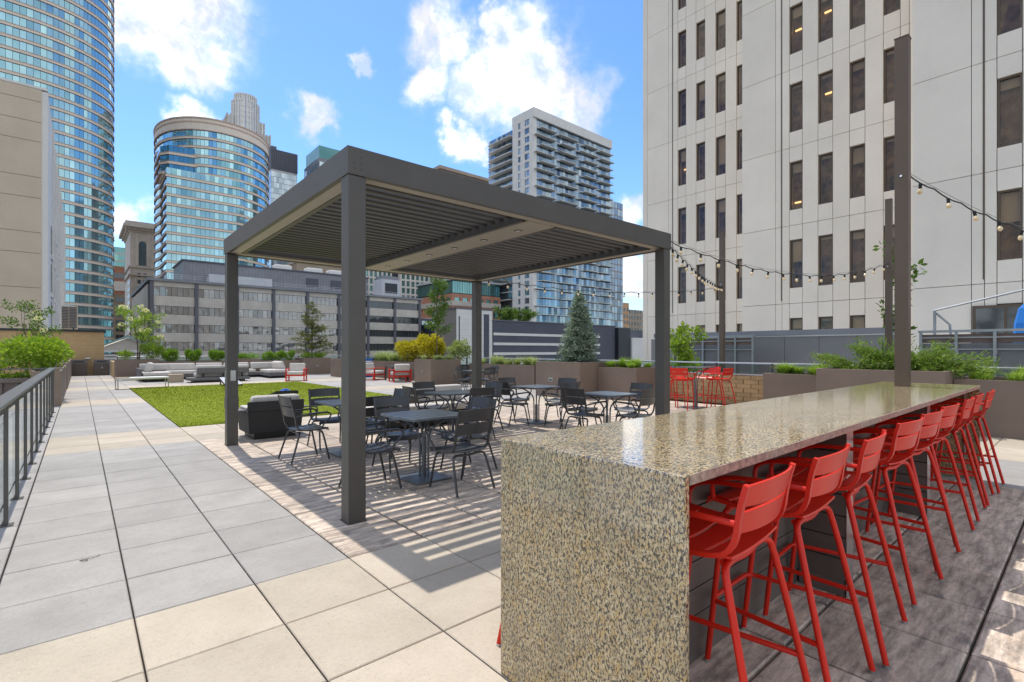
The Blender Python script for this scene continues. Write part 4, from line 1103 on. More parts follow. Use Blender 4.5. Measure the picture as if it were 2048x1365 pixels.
# low concrete building with ribbon windows
def low_block():
    t = thing('ribbon_window_building', 'long low concrete building with dark pilasters and ribbon windows across the middle', 'building', (40, 130, -14))
    boxpart(t, 'core', 'c_grey', 10.2, 69.2, 118.4, 158, -14, 14.3)
    pil = [10.5,17.85,25.2,32.4,39.7,47.05,54.4,61.7,69.0]
    zz = [(-14,-6.05),(-4.25,-2.3),(-.5,1.35),(3.13,4.9),(6.6,8.45),(10.15,12.07),(13.86,14.85)]
    for a, b in zip(pil, pil[1:]):
        for z0, z1 in zz: boxpart(t, 'wall_panel', 'c_panel', a+.31, b-.31, 118.05, 118.39, z0, z1)
        for (z0, z1), (z2, z3) in zip(zz, zz[1:]):
            m = MB(); panes(m, (a+.33,118.3), (b-.33,118.3), z1+.05, z2-.05, .92, .07, .012); m.build('window', 'g_wavy' if a < 40 else 'g_dark', t, world=True)
    for p in pil: boxpart(t, 'pilaster', 'c_grey', p-.3, p+.3, 117.75, 118.38, -14, 14.86)
    boxpart(t, 'roof_edge', 'c_panelgrey', 9.8, 69.8, 117.5, 158.5, 14.87, 15.35)
    for i in range(13):
        y = 118.6+i*3.0; boxpart(t, 'side_panel', 'c_panel', 9.9, 10.19, y+.25, y+2.75, -14, 14.2); boxpart(t, 'side_rib', 'c_grey', 9.95, 10.19, y-.24, y+.24, -14, 14.2)
    # roof plant storey
    boxpart(t, 'plant_storey', 'c_panelgrey', 17.8, 62, 135, 150, 15.36, 21.8); boxpart(t, 'plant_roof', 'c_slate', 17.5, 62.4, 134.7, 150.3, 21.81, 22.15)
    for i in range(60): boxpart(t, 'seam', 'c_panelgrey', 18.2+i*.73, 18.26+i*.73, 134.94, 134.999, 15.4, 21.7)
    for x, w in ((45,3.2),(51.5,3.0),(58,1.6)): boxpart(t, 'louvre_opening', 'c_slate', x, x+w, 134.86, 134.935, 18.2, 20.4)
    boxpart(t, 'duct', 'c_lightgrey', 22.5, 36, 132.5, 134.8, 16.6, 19.0); boxpart(t, 'duct_leg', 'c_lightgrey', 24, 25, 132.6, 134, 15.36, 16.59); boxpart(t, 'duct_leg', 'c_lightgrey', 33, 34, 132.6, 134, 15.36, 16.59)
    for x in (38, 46, 52): boxpart(t, 'roof_unit', 'c_white', x, x+4.2, 137, 140, 22.16, 23.6, bevel=.4)
    boxpart(t, 'chiller', 'c_lightgrey', 60, 65.5, 122, 127, 15.36, 20.2); boxpart(t, 'chiller_fan', 'c_dark', 61, 64.5, 121.9, 121.99, 16.6, 19.2); boxpart(t, 'chiller_top', 'c_panelgrey', 60.5, 65, 122.5, 126.5, 20.21, 21.2)
    for i in range(26):
        boxpart(t, 'rail_post', 'c_lightgrey', 11+i*2.2, 11.06+i*2.2, 119, 119.06, 15.36, 16.5)
    for z in (15.8, 16.15, 16.5): boxpart(t, 'roof_rail', 'c_lightgrey', 11, 67, 119, 119.05, z, z+.05)
low_block()
t = thing('blank_tan_tower', 'plain tan tower wall showing behind the roof plant', 'building', (70, 200, -14))
boxpart(t, 'body', 'c_tan', 60, 84, 190, 210, -14, 33.5); boxpart(t, 'parapet', 'c_stone', 59.7, 84.3, 189.7, 210.3, 33.51, 34.4)
# white gridded apartments
t = thing('gridded_apartments', 'pale apartment block with a tight grid of square windows under the pergola edge', 'building', (108, 205, -14))
boxpart(t, 'core', 'c_grid', 88, 125.5, 200.05, 220, -14, 58)
grid_facade(t, 'y', 200, 88, 103, -6, 58, 7, 20, .7, .75, ('c_grid', 'g_green'), .5)
grid_facade(t, 'y', 198, 106, 125.5, -6, 58, 8, 20, .7, .75, ('c_grid', 'g_green'), .5)
boxpart(t, 'wing', 'c_grid', 106.01, 125.4, 198.01, 200.04, -14, 58); boxpart(t, 'recess', 'c_dark', 103.01, 105.99, 199.7, 200.04, -14, 58)
# red brick offices with green glass top
t = thing('brick_office_building', 'red brick office block with green glass top storey behind the slender tree', 'building', (112, 160, -14))
boxpart(t, 'core', 'c_brick', 101.4, 123.3, 150.4, 175, -14, 21.9)
grid_facade(t, 'y', 150.39, 101, 123.3, -13, 21.9, 6, 8, 1.1, 1.3, ('c_brick', 'g_green'), .4)
grid_facade(t, 'x', 101.39, 150.4, 165, -13, 21.9, 4, 8, 1.1, 1.3, ('c_brick', 'g_green'), .4)
boxpart(t, 'stone_band', 'c_stone', 100.7, 123.4, 149.7, 175, 17.5, 19.3); boxpart(t, 'stone_band', 'c_stone', 100.75, 108.5, 149.75, 175, 12.6, 13.8); boxpart(t, 'stone_band', 'c_stone', 100.75, 108.5, 149.75, 175, 8.4, 9.6)
boxpart(t, 'top_core', 'c_dark', 101.6, 123.2, 150.6, 175, 21.91, 26.6)
m = MB(); panes(m, (101.3,150.3), (123.2,150.3), 22.2, 26.4, 1.1, .16); panes(m, (101.3,174.9), (101.3,150.4), 22.2, 26.4, 1.1, .16); m.build('glass_storey', 'g_green', t, world=True)
boxpart(t, 'roof', 'c_lightgrey', 100.4, 123.4, 149.4, 175.2, 26.61, 27.3); boxpart(t, 'penthouse', 'c_tan', 108, 123, 155, 170, 27.31, 29.5)
# dark framed block
t = thing('dark_frame_building', 'dark steel framed building in the gap left of the slender tree', 'building', (82, 150, -14))
boxpart(t, 'core', 'c_dark', 70.5, 97, 140, 160, -14, 11)
grid_facade(t, 'y', 139.9, 70.5, 97, -13, 11.5, 7, 6, .6, .6, ('c_slate', 'g_blue'), .8)
for x in (72, 77, 81): boxpart(t, 'mast', 'c_dark', x, x+.35, 138.6, 138.95, -14, 13.5)
# parking garage with white stair block
t = thing('parking_garage', 'dark slate parking garage with white horizontal bands behind the spruce', 'building', (95, 100, -14))
boxpart(t, 'body', 'c_slate', 72.6, 118, 91, 130, -14, 8.3); boxpart(t, 'coping', 'c_grey', 72.5, 118.2, 90.8, 130, 8.31, 8.6)
for z in (-4.3, -1.95, .35, 2.65, 4.95): boxpart(t, 'white_band', 'c_white', 72.7, 111, 90.86, 90.99, z, z+.62)
for k in range(16): boxpart(t, 'cladding_strip', 'c_slate', 72.7, 117.9, 90.95, 90.995, -5+k*.82, -4.96+k*.82)
boxpart(t, 'stair_core', 'c_dark', 118.3, 124, 90, 110, -14, 8.0); boxpart(t, 'side_block', 'c_white', 124.2, 131, 89.5, 110, -14, 5.2); boxpart(t, 'side_block', 'c_slate', 118.2, 133, 92, 112, 5.3, 7.6); boxpart(t, 'side_slab', 'c_panelgrey', 131.1, 140, 90, 100, -14, 1.8)
t = thing('white_stair_block', 'white panelled stair block with dark louvre strip beside the parking garage', 'building', (67, 95, -14))
boxpart(t, 'core', 'joint', 62.4, 72.3, 91.06, 100, -14, 10.55)
for k in range(14):
    z = -6+k*1.2; top = min(z+1.18, 10.55)
    if top-z > .1:
        for a, b in ((62.4,68.6),(69.15,72.4)): boxpart(t, 'panel', 'c_white', a+.01, b-.01, 91, 91.059, z, top)
boxpart(t, 'coping', 'c_grey', 62.2, 72.59, 90.9, 100.1, 10.56, 10.9)
boxpart(t, 'window_strip', 'g_blue', 68.62, 69.13, 90.99, 91.05, -5, 10.0); boxpart(t, 'louvre_strip', 'c_slate', 69.9, 71.4, 90.93, 90.998, -5, 9.7)
boxpart(t, 'slit', 'c_dark', 63.0, 63.25, 90.95, 90.998, -4, 9)
for k in range(40): boxpart(t, 'louvre', 'c_slate', 69.92, 71.38, 90.88, 90.929, -4.9+k*.36, -4.72+k*.36)
# glass balcony high-rise
def highrise():
    t = thing('balcony_highrise', 'tall blue glass apartment tower with staggered balconies and white frame', 'building', (145, 145, -14))
    X0, X1, Y0 = 123.8, 168.7, 132.3; fh = 3.1; Z0 = 2.0; nf = 27; ZT = Z0+nf*fh
    boxpart(t, 'core', 'c_slate', X0+.4, X1, Y0+.5, 143.5, -14, ZT); boxpart(t, 'core', 'c_slate', X0+1.8, X1-.01, 143.51, 160, -14, ZT)
    gl = []
    for v in range(3):
        m = MB(); panes(m, (X0+2.2,Y0+.3), (X1,Y0+.3), .32, fh-.05, 1.5, .10, .02); gl.append(m.mesh('glazing', 'g_blue'))
    gl2 = []
    for v in range(2):
        m = MB(); panes(m, (X0+1.6,160), (X0+1.6,143.6), .32, fh-.05, 1.5, .10, .02); gl2.append(m.mesh('glazing', 'g_blue'))
    L0 = Vector(t.location)
    sl = MB(); sl.box(X0+2.0, X1+.1, Y0+.12, Y0+.5, 0, .30); slm = sl.mesh('floor_slab', 'c_white')
    sl = MB(); sl.box(X0+1.3, X0+1.7, 143.4, 160, 0, .30); slm2 = sl.mesh('floor_slab', 'c_white')
    def balc(w, depth):
        m = MB(); m.box(0, w, -depth, 0, 0, .20); me = m.mesh('balcony', 'c_white')
        g = MB(); g.add([(.05,-depth+.03,.22),(w-.05,-depth+.03,.22),(w-.05,-depth+.03,1.2),(.05,-depth+.03,1.2)], [(0,1,2,3)]); ge = g.mesh('balustrade', 'rail_glass')
        return me, ge
    kinds = {w: balc(w, 1.5) for w in (5.5, 8, 10.5)}
    lb = MB(); lb.box(-1.9, 0, 0, 13.5, 0, .26); lbm = lb.mesh('balcony', 'c_white')
    rb = random.Random(9)
    for k in range(nf):
        z = Z0+k*fh
        mk('glazing', rb.choice(gl), t, Vector((0,0,z))-L0); mk('glazing', rb.choice(gl2), t, Vector((0,0,z))-L0)
        mk('floor_slab', slm, t, Vector((0,0,z))-L0); mk('floor_slab', slm2, t, Vector((0,0,z))-L0)
        for off, w in (((.6,10.5),(14.2,8),(25.0,10.5),(37.6,8)) if k % 2 else ((3.4,8),(13.0,10.5),(27.4,8),(37.0,8))):
            b, g_ = kinds[w]; o = mk('balcony', b, t, Vector((X0+off, Y0+.1, z))-L0); mk('balustrade', g_, o)
        if k % 2 == 0 or k > 8: mk('balcony', lbm, t, Vector((X0+1.3, 144.2, z))-L0)
    # white side wall with two window columns, and white cap frame
    for za, zb in [(Z0+k*fh, Z0+(k+1)*fh) for k in range(nf)]:
        for a, b in ((132.3,134.1),(136.6,138.9),(140.2,143.4)): boxpart(t, 'wall_panel', 'c_white', X0, X0+.39, a, b, za, zb)
        for a, b in ((134.1,136.6),(138.9,140.2)):
            boxpart(t, 'wall_panel', 'c_white', X0+.001, X0+.389, a, b, za, za+.95)
            m = MB(); panes(m, (X0+.25,b), (X0+.25,a), za+.95, zb, 1.25, .1, .01); m.build('window', 'g_blue', t, world=True)
    boxpart(t, 'white_pier', 'c_white', X0+.4, X0+2.0, Y0, Y0+.49, Z0, ZT)
    boxpart(t, 'cap', 'c_white', X0-.02, X1+.2, Y0-.6, 143.6, ZT+.01, ZT+3.4)
    m = MB()
    for k in range(nf-6): panes(m, (X1+.4,Y0+6), (185,Y0+6), Z0+k*fh+.4, Z0+(k+1)*fh, 1.9, .3, .01)
    m.build('side_glazing', 'g_blue', t, world=True); boxpart(t, 'side_wing', 'c_tan', X1+.01, 185, Y0+6.1, 158, -14, Z0+(nf-6)*fh)
    for k in range(nf-6):
        boxpart(t, 'side_balcony', 'c_white', 185.01, 186.4, Y0+7, Y0+15, Z0+k*fh, Z0+k*fh+.25)
highrise()
for lab, x0, x1, y, z, mat in (('distant orange brick building right of the glass tower', 243, 252, 184, 30, 'c_orange'), ('distant tan building with small windows near the office tower', 256, 276, 190, 27, 'c_tan')):
    t = thing('distant_building', lab, 'building', ((x0+x1)/2, y+8, -14))
    boxpart(t, 'body', mat, x0, x1, y, y+16, -14, z); boxpart(t, 'roof_box', mat, x0+2, x0+5, y+2, y+7, z+.01, z+4)
    for k in range(7):
        for i in range(int((x1-x0)/3)): mk('window', wme, t, Vector((x0+1.6+i*3, y-.01, 2+k*3.8))-Vector(t.location))
# ------------------------------------------------------------------ lounge furniture
def cushion(t, name, mat, x0, x1, y0, y1, z0, z1, b=.05):
    m = MB(); m.box(x0, x1, y0, y1, z0, z1); return m.build(name, mat, t, bevel=min(b, (z1-z0)*.45, (y1-y0)*.45), seg=3, smooth=60)
M('sofa_grey', (.125,.122,.122), .7, 0, .08)
M('sofa_dark', (.030,.030,.032), .75, 0, .12, 3, .3, 400)
def lounge_chair_dark():
    t = thing('lounge_chair', 'dark boxy outdoor lounge seat seen from behind with pale cushion', 'sofa', (2.5, 9.3, 0))
    m = MB(); m.add([(-.33,-.30,.0),(.33,-.30,.0),(.33,.32,.0),(-.33,.32,.0),(-.33,-.30,.10),(.33,-.30,.10),(.33,.32,.10),(-.33,.32,.10)], [(0,3,2,1),(4,5,6,7),(0,1,5,4),(1,2,6,5),(2,3,7,6),(3,0,4,7)]); m.build('plinth', 'black', t)
    m = MB(); m.add([(-.41,-.33,.101),(.41,-.33,.101),(.41,.36,.101),(-.41,.36,.101),(-.435,-.36,.47),(.435,-.36,.47),(.435,.36,.47),(-.435,.36,.47)], [(0,3,2,1),(4,5,6,7),(0,1,5,4),(1,2,6,5),(2,3,7,6),(3,0,4,7)]); m.build('shell', 'sofa_dark', t, bevel=.008)
    m = MB(); m.box(-.44,.44,-.385,-.335,.472,.63); m.build('back_board', 'sofa_dark', t, bevel=.006)
    for s in (-1,1):
        m = MB(); m.box(s*.50-.06, s*.50+.06, -.30, .30, .475, .495); m.build('arm_shelf', 'sofa_grey', t, bevel=.004)
    cushion(t, 'seat_cushion', 'fabric', -.40, .40, -.10, .34, .472, .52); cushion(t, 'back_cushion', 'fabric', -.36, .40, -.33, -.12, .50, .715, .07)
lounge_chair_dark()
t = thing('lounge_sofa', 'dark low lounge sofa with pale cushions behind the pergola tables', 'sofa', (5.0, 8.75, 0))
m = MB(); m.box(-1.25,1.25,-.38,.34,.06,.26); m.build('base', 'sofa_dark', t, bevel=.01)
m = MB(); m.box(-1.1,1.1,-.30,.28,0,.059); m.build('plinth', 'black', t)
m = MB(); m.box(-.2,1.27,.345,.40,.10,.62); m.build('back_board', 'sofa_dark', t, bevel=.008)
for a in (-1.24,-.41,.42): cushion(t, 'seat_cushion', 'fabric', a, a+.81, -.37, .30, .27, .42)
for a in (-.18,.55): cushion(t, 'back_cushion', 'fabric', a, a+.70, .12, .34, .42, .74, .07)
# sectional sofa at the far end of the turf
t = thing('sectional_sofa', 'large pale grey U shaped outdoor sectional sofa beyond the turf', 'sofa', (5.6, 29.5, 0))
def sbox(n, mat, *b): m = MB(); m.box(*b); return m.build(n, mat, t, bevel=.01)
sbox('base', 'sofa_grey', -3.4, 3.2, .55, 1.6, .12, .27); sbox('plinth', 'black', -3.2, 3.0, .7, 1.5, 0, .119)
sbox('base', 'sofa_grey', -3.4, -2.3, -1.2, .549, .12, .27); sbox('base', 'sofa_grey', 1.9, 3.0, -1.3, .549, .12, .27)
sbox('plinth', 'black', 2.1, 2.8, -1.1, .5, 0, .119); sbox('plinth', 'black', -3.2, -2.5, -1.0, .5, 0, .119)
for a in (-2.3,-.95,.4): cushion(t, 'seat_cushion', 'fabric', a, a+1.33, .5, 1.3, .275, .44)
for a in (-3.35,-2.2,-.95,.35,1.65): cushion(t, 'back_cushion', 'fabric', a, a+1.2, 1.22, 1.55, .43, .80, .09)
cushion(t, 'seat_cushion', 'fabric', -3.38, -2.32, -1.15, .48, .275, .44); cushion(t, 'seat_cushion', 'fabric', 1.92, 2.98, -1.25, .48, .275, .44)
c = cushion(t, 'throw_cushion', 'fabric', -.45, .45, -.12, .12, -.25, .25, .09); c.location = (-3.1, -.2, .64); c.rotation_euler = (R(20), 0, R(80))
c = cushion(t, 'throw_cushion', 'fabric', -.45, .45, -.12, .12, -.25, .25, .09); c.location = (2.75, .0, .62); c.rotation_euler = (R(22), 0, R(-75))
sbox('side_frame', 'sofa_grey', -3.5, -3.42, -.9, 1.5, .12, .60)
t = thing('island_sofa', 'backward facing pale sofa section with grey back board before the sectional', 'sofa', (4.9, 26.9, 0))
sbox('base', 'sofa_grey', -1.2, 1.3, -.5, .5, .10, .22); sbox('plinth', 'black', -1.0, 1.1, -.4, .4, 0, .099)
sbox('back_board', 'sofa_grey', -.85, 1.3, -.28, -.20, .42, .66)
for x in (-.6, .2, 1.0): sbox('back_leg', 'black', x-.04, x+.04, -.27, -.21, .221, .419)
cushion(t, 'back_cushion', 'fabric', -.88, .2, -.19, .08, .40, .78, .08); cushion(t, 'back_cushion', 'fabric', .22, 1.3, -.19, .08, .40, .78, .08); cushion(t, 'seat_cushion', 'fabric', -.88, 1.3, .0, .5, .23, .40)
t = thing('stone_side_table', 'small pale block side table by the island sofa', 'table', (3.35, 27.6, 0)); sbox('block', 'c_tan', -.28, .28, -.28, .28, 0, .33); sbox('top', 'c_tan', -.29, .29, -.29, .29, .331, .36)
# white bench
t = thing('white_bench', 'long white outdoor bench with looped metal legs by the turf corner', 'bench', (1.85, 24.05, 0), R(8))
cushion(t, 'seat', 'white', -.82, .82, -.22, .22, .36, .44, .03); 
m = MB(); m.box(-.83,-.45,-.225,.225,.441,.447); m.build('wood_inlay', 'c_tan', t)
for x in (-.80, .80):
    m = MB(); m.tube([(x,-.2,.36),(x,-.2,.02),(x,.2,.02),(x,.2,.36)], .018, 6, 0); m.build('leg_loop', 'steel', t)
# corn hole boards
def board(label, x, y, rz):
    t = thing('toss_board', label, 'game board', (x, y, 0), rz, 'bean bag toss boards on the turf')
    a = math.atan2(.24, 1.2); n = 20
    # deck with round hole
    m = MB(); ri = [(.075*math.cos(2*math.pi*k/n), .38+.075*math.sin(2*math.pi*k/n)) for k in range(n)]
    def hit(k):
        an = 2*math.pi*k/n; c, s = math.cos(an), math.sin(an); f = min(.3/abs(c) if abs(c) > 1e-6 else 9, ((.6-.38) if s > 0 else (.6+.38))/abs(s) if abs(s) > 1e-6 else 9); return (c*f, .38+s*f)
    ro = [hit(k) for k in range(n)]
    cor = {(.3,.6):None}
    Z = lambda y_: .09+(y_+.6)*.2
    vs_ = [(x_,y_,Z(y_)) for x_,y_ in ri+ro]+[(x_,y_,Z(y_)-.014) for x_,y_ in ri+ro]
    f = [(k,n+k,n+(k+1)%n,(k+1)%n) for k in range(n)]+[(2*n+k,2*n+(k+1)%n,3*n+(k+1)%n,3*n+k) for k in range(n)]+[(k,(k+1)%n,2*n+(k+1)%n,2*n+k) for k in range(n)]
    m.add(vs_, f)
    for sx in (-1,1):
        for sy in (-1,1):
            cx, cy = sx*.3, sy*.6
            near = sorted(ro, key=lambda p: (p[0]-cx)**2+(p[1]-cy)**2)[:2]
            pa = [p for p in ro if abs(p[0]-cx) < 1e-4]; pb = [p for p in ro if abs(p[1]-cy) < 1e-4]
            if pa and pb:
                p1 = min(pa, key=lambda p: abs(p[1]-cy)); p2 = min(pb, key=lambda p: abs(p[0]-cx))
                m.add([(cx,cy,Z(cy)),(p1[0],p1[1],Z(p1[1])),(p2[0],p2[1],Z(p2[1]))], [(0,1,2)])
    m.build('deck', 'board_top', t)
    for sx in (-1,1):
        m = MB(); m.add([(sx*.3,-.6,.0),(sx*.3,.6,.24),(sx*.3,.6,.31),(sx*.3,-.6,.07),(sx*.28,-.6,.0),(sx*.28,.6,.24),(sx*.28,.6,.31),(sx*.28,-.6,.07)], [(0,1,2,3),(7,6,5,4),(3,2,6,7),(0,4,5,1)]); m.build('side_rail', 'black', t, fix=True)
        m = MB(); m.box(sx*.26-.018, sx*.26+.018, .52, .59, 0, .30); m.build('leg', 'black', t)
    m = MB(); m.add([(-.3,.605,.235),(.3,.605,.235),(.3,.605,.318),(-.3,.605,.318),(-.3,.585,.235),(.3,.585,.235),(.3,.585,.318),(-.3,.585,.318)], [(0,1,2,3),(7,6,5,4),(3,2,6,7),(0,4,5,1)]); m.build('end_rail', 'black', t, fix=True)
    return t
M('board_top', (.42,.44,.47), .45, 0, .06)
board('pale toss board at the far side of the turf facing the camera', 4.75, 23.4, 0)
board('dark toss board at the near side of the turf with blue bags on it', 4.45, 15.5, R(180))
for i, (dx, dy, z, rz) in enumerate(((.05,-.40,.30,.2), (-.08,-.42,.30,.9), (.0,-.36,.335,.5))):
    m = MB()
    def bag(u, v): x = (u-.5)*.16; y = (v-.5)*.16; k = (1-(2*u-1)**4)*(1-(2*v-1)**4); return (x, y, .022*k)
    m.sheet(bag, 8, 8, .02); o = m.build('bean_bag', 'fabric_blue', None, smooth=True); o.location = (4.45+dx, 15.5+dy+.0, z+.0); o.rotation_euler = (R(-11), 0, rz)
    tag(o, 'blue bean bag %s on the near toss board' % ('lying right', 'lying left', 'stacked on top')[i], 'bean bag', 'bean bags on the near toss board')
# red framed lounge chairs
def red_chair(label, x, y, rz):
    t = thing('red_lounge_chair', label, 'armchair', (x, y, 0), rz, 'red framed lounge chairs')
    for s in (-1,1):
        for y_ in (-.36,.36):
            m = MB(); m.box(s*.40-.028, s*.40+.028, y_-.028, y_+.028, 0, .56); m.build('leg', 'red', t, bevel=.005)
        m = MB(); m.box(s*.40-.04, s*.40+.04, -.40, .42, .561, .59); m.build('arm', 'red', t, bevel=.006)
        m = MB(); m.box(s*.40-.02, s*.40+.02, -.33, .33, .24, .30); m.build('side_rail', 'red', t)
        m = MB(); m.box(s*.40-.02, s*.40+.02, -.33, .33, .0, .03); m.build('floor_rail', 'red', t)
    for y_ in (-.34,.34): m = MB(); m.box(-.38,.38,y_-.02,y_+.02,.235,.30); m.build('cross_rail', 'red', t)
    m = MB(); m.box(-.38,.38,-.44,-.41,.45,.52); m.build('back_rail', 'red', t)
    cushion(t, 'seat_cushion', 'fabric', -.37, .37, -.30, .38, .30, .46, .06); c = cushion(t, 'back_cushion', 'fabric', -.36, .36, -.09, .09, -.2, .22, .07); c.location = (0,-.32,.62); c.rotation_euler = (R(12),0,0)
red_chair('red framed lounge chair with pale cushions alone behind the turf', 7.95, 25.2, R(153))
red_chair('red framed lounge chair seen from behind, right of the dark side table', 11.35, 21.2, R(-10))
red_chair('red framed lounge chair left of the dark side table', 11.1, 23.4, R(205))
t = thing('side_table', 'dark square side table between the two red lounge chairs', 'table', (11.75, 22.3, 0))
sbox('top', 'metal_dark', -.42, .42, -.42, .42, .66, .70)
for sx in (-.38,.38):
    for sy in (-.38,.38): sbox('leg', 'metal_dark', sx-.03, sx+.03, sy-.03, sy+.03, 0, .659)
t = thing('yard_game_sign', 'blue and white game panel leaning behind the red chairs', 'sign', (11.3, 24.6, 0), R(20))
sbox('panel', 'blue', -.35, .35, -.03, .03, .05, 1.05)
for i in range(4): sbox('white_stripe', 'white', -.33+.0, .30, -.036, -.0305, .18+i*.22, .26+i*.22)
t = thing('wall_fixture', 'small yellow fixture on the narrow planter by the pergola post', 'fixture', (10.75, 26.35, .78)); sbox('case', 'yellow', -.10, .10, -.05, .04, 0, .2); sbox('face', 'white', -.05, .05, -.06, -.051, .04, .16)
# twig lying on the paving
m = MB(); m.tube([(.0,0,.006),(.05,.02,.012),(.09,-.01,.006),(.05,-.03,.01),(.02,-.01,.006)], .004, 5, 1); m.tube([(.05,.02,.012),(.12,.05,.01),(.15,.10,.014),(.13,.11,.02)], .003, 5, 1)
o = m.build('fallen_twig', 'rope', None); o.location = (.0, 4.62, 0); o.rotation_euler = (0,0,-.5); o.scale = (.62,.62,.62); tag(o, 'small dry twig lying on the grey paving', 'twig')

# ------------------------------------------------------------------ plants
def leaf_mat(name, c1, c2, trans=.35):
    m, nt, N, L, b = nodes(name); p = pos(N)
    r = N.new('ShaderNodeNewGeometry').outputs['Random Per Island']
    c = mixc(N, L, r, c1, c2)
    c = mixc(N, L, rmp(N, L, ntex(N, L, p, 3.5, 3), .35, .65, 0, .35), c, tuple(x*.6 for x in c1))
    L.new(c, b.inputs['Base Color']); b.inputs['Roughness'].default_value = .5; b.inputs['Specular IOR Level'].default_value = .3
    t = N.new('ShaderNodeBsdfTranslucent'); L.new(mixc(N, L, 1.0, c, (1.3,1.35,.7), 'MULTIPLY'), t.inputs[0])
    mx = N.new('ShaderNodeMixShader'); mx.inputs[0].default_value = trans
    L.new(b.outputs[0], mx.inputs[1]); L.new(t.outputs[0], mx.inputs[2]); L.new(mx.outputs[0], N['Material Output'].inputs[0])
leaf_mat('leaf_bright', (.15,.27,.02), (.36,.47,.05))
leaf_mat('leaf_mid', (.06,.13,.02), (.16,.25,.04))
leaf_mat('leaf_box', (.11,.24,.02), (.28,.42,.04))
leaf_mat('leaf_yellow', (.38,.33,.02), (.58,.50,.04))
leaf_mat('leaf_olive', (.09,.11,.03), (.20,.20,.06))
leaf_mat('leaf_pale', (.20,.26,.08), (.42,.46,.20))
leaf_mat('leaf_spruce', (.14,.195,.135), (.43,.52,.42), .15)
leaf_mat('leaf_juniper', (.11,.21,.025), (.32,.44,.085), .25)
leaf_mat('grass_bright', (.18,.32,.03), (.38,.50,.10))
leaf_mat('grass_pale', (.22,.30,.10), (.48,.52,.26))
leaf_mat('flower', (.75,.70,.45), (.85,.82,.65))
M('bark', (.11,.075,.05), .9, 0, .25, 14, .6, 60)
def leaves(name, C_, N_, size, mat, parent, asp=.5, up=.3):
    """C_ (n,3) leaf positions, N_ (n,3) outward directions; one folded quad per leaf"""
    n = len(C_); d = N_ + rng.normal(0, .55, (n,3)); d[:,2] += up; d /= np.linalg.norm(d, axis=1)[:,None]+1e-9
    q = rng.normal(0, 1, (n,3)); s = np.cross(d, q); s /= np.linalg.norm(s, axis=1)[:,None]+1e-9; w = np.cross(d, s)
    L_ = size*(.6+.8*rng.random(n))[:,None]
    V = np.empty((n,4,3)); V[:,0] = C_; V[:,1] = C_+d*L_*.5+s*L_*asp*.5+w*L_*.06; V[:,2] = C_+d*L_; V[:,3] = C_+d*L_*.5-s*L_*asp*.5+w*L_*.06
    me = bpy.data.meshes.new(name); me.from_pydata(V.reshape(-1,3).tolist(), [], np.arange(n*4).reshape(-1,4).tolist()); me.materials.append(MT[mat])
    return mk(name, me, parent)
def cloud(n, blobs, shell=.55):
    """random points in ellipsoids [(cx,cy,cz,rx,ry,rz)], biased outward; with outward normals"""
    vol = np.array([b[3]*b[4]*b[5] for b in blobs])**.58; k = rng.choice(len(blobs), n, p=vol/vol.sum()); B = np.array(blobs)[k]
    u = rng.normal(0,1,(n,3)); u /= np.linalg.norm(u,axis=1)[:,None]; r = (rng.random(n)**(1/3))*(1-shell)+shell*rng.random(n)**.3
    r *= .78+.40*rng.random(n)**2
    return B[:,:3]+u*B[:,3:]*r[:,None], u
def shrub(name, label, loc, rx, ry, h, n, size, mat, lumps=9, group=None, cat='shrub', z0=.0, asp=.5):
    t = thing(name, label, cat, loc, 0, group)
    bl = [(0,0,h*.5,rx*.72,ry*.72,h*.48)]
    for i in range(lumps):
        a = random.uniform(0,6.28); e = random.uniform(-.1,1.0); k = random.uniform(.28,.42)
        bl.append((rx*.76*math.cos(a)*math.cos(e), ry*.76*math.sin(a)*math.cos(e), h*.5+h*.40*math.sin(e), rx*k, ry*k, h*k*.8))
    P, N_ = cloud(n, bl); P[:,2] = np.maximum(P[:,2], .02+.05*rng.random(n)); leaves('foliage', P, N_, size, mat, t, asp)
    m = MB()
    for i in range(5):
        a = i*1.26; m.tube([(0,0,-.06),(rx*.15*math.cos(a),ry*.15*math.sin(a),h*.25),(rx*.45*math.cos(a),ry*.45*math.sin(a),h*.6)], .014*max(.6,h), 5, 1, True, .005)
    m.build('stem', 'bark', t); return t
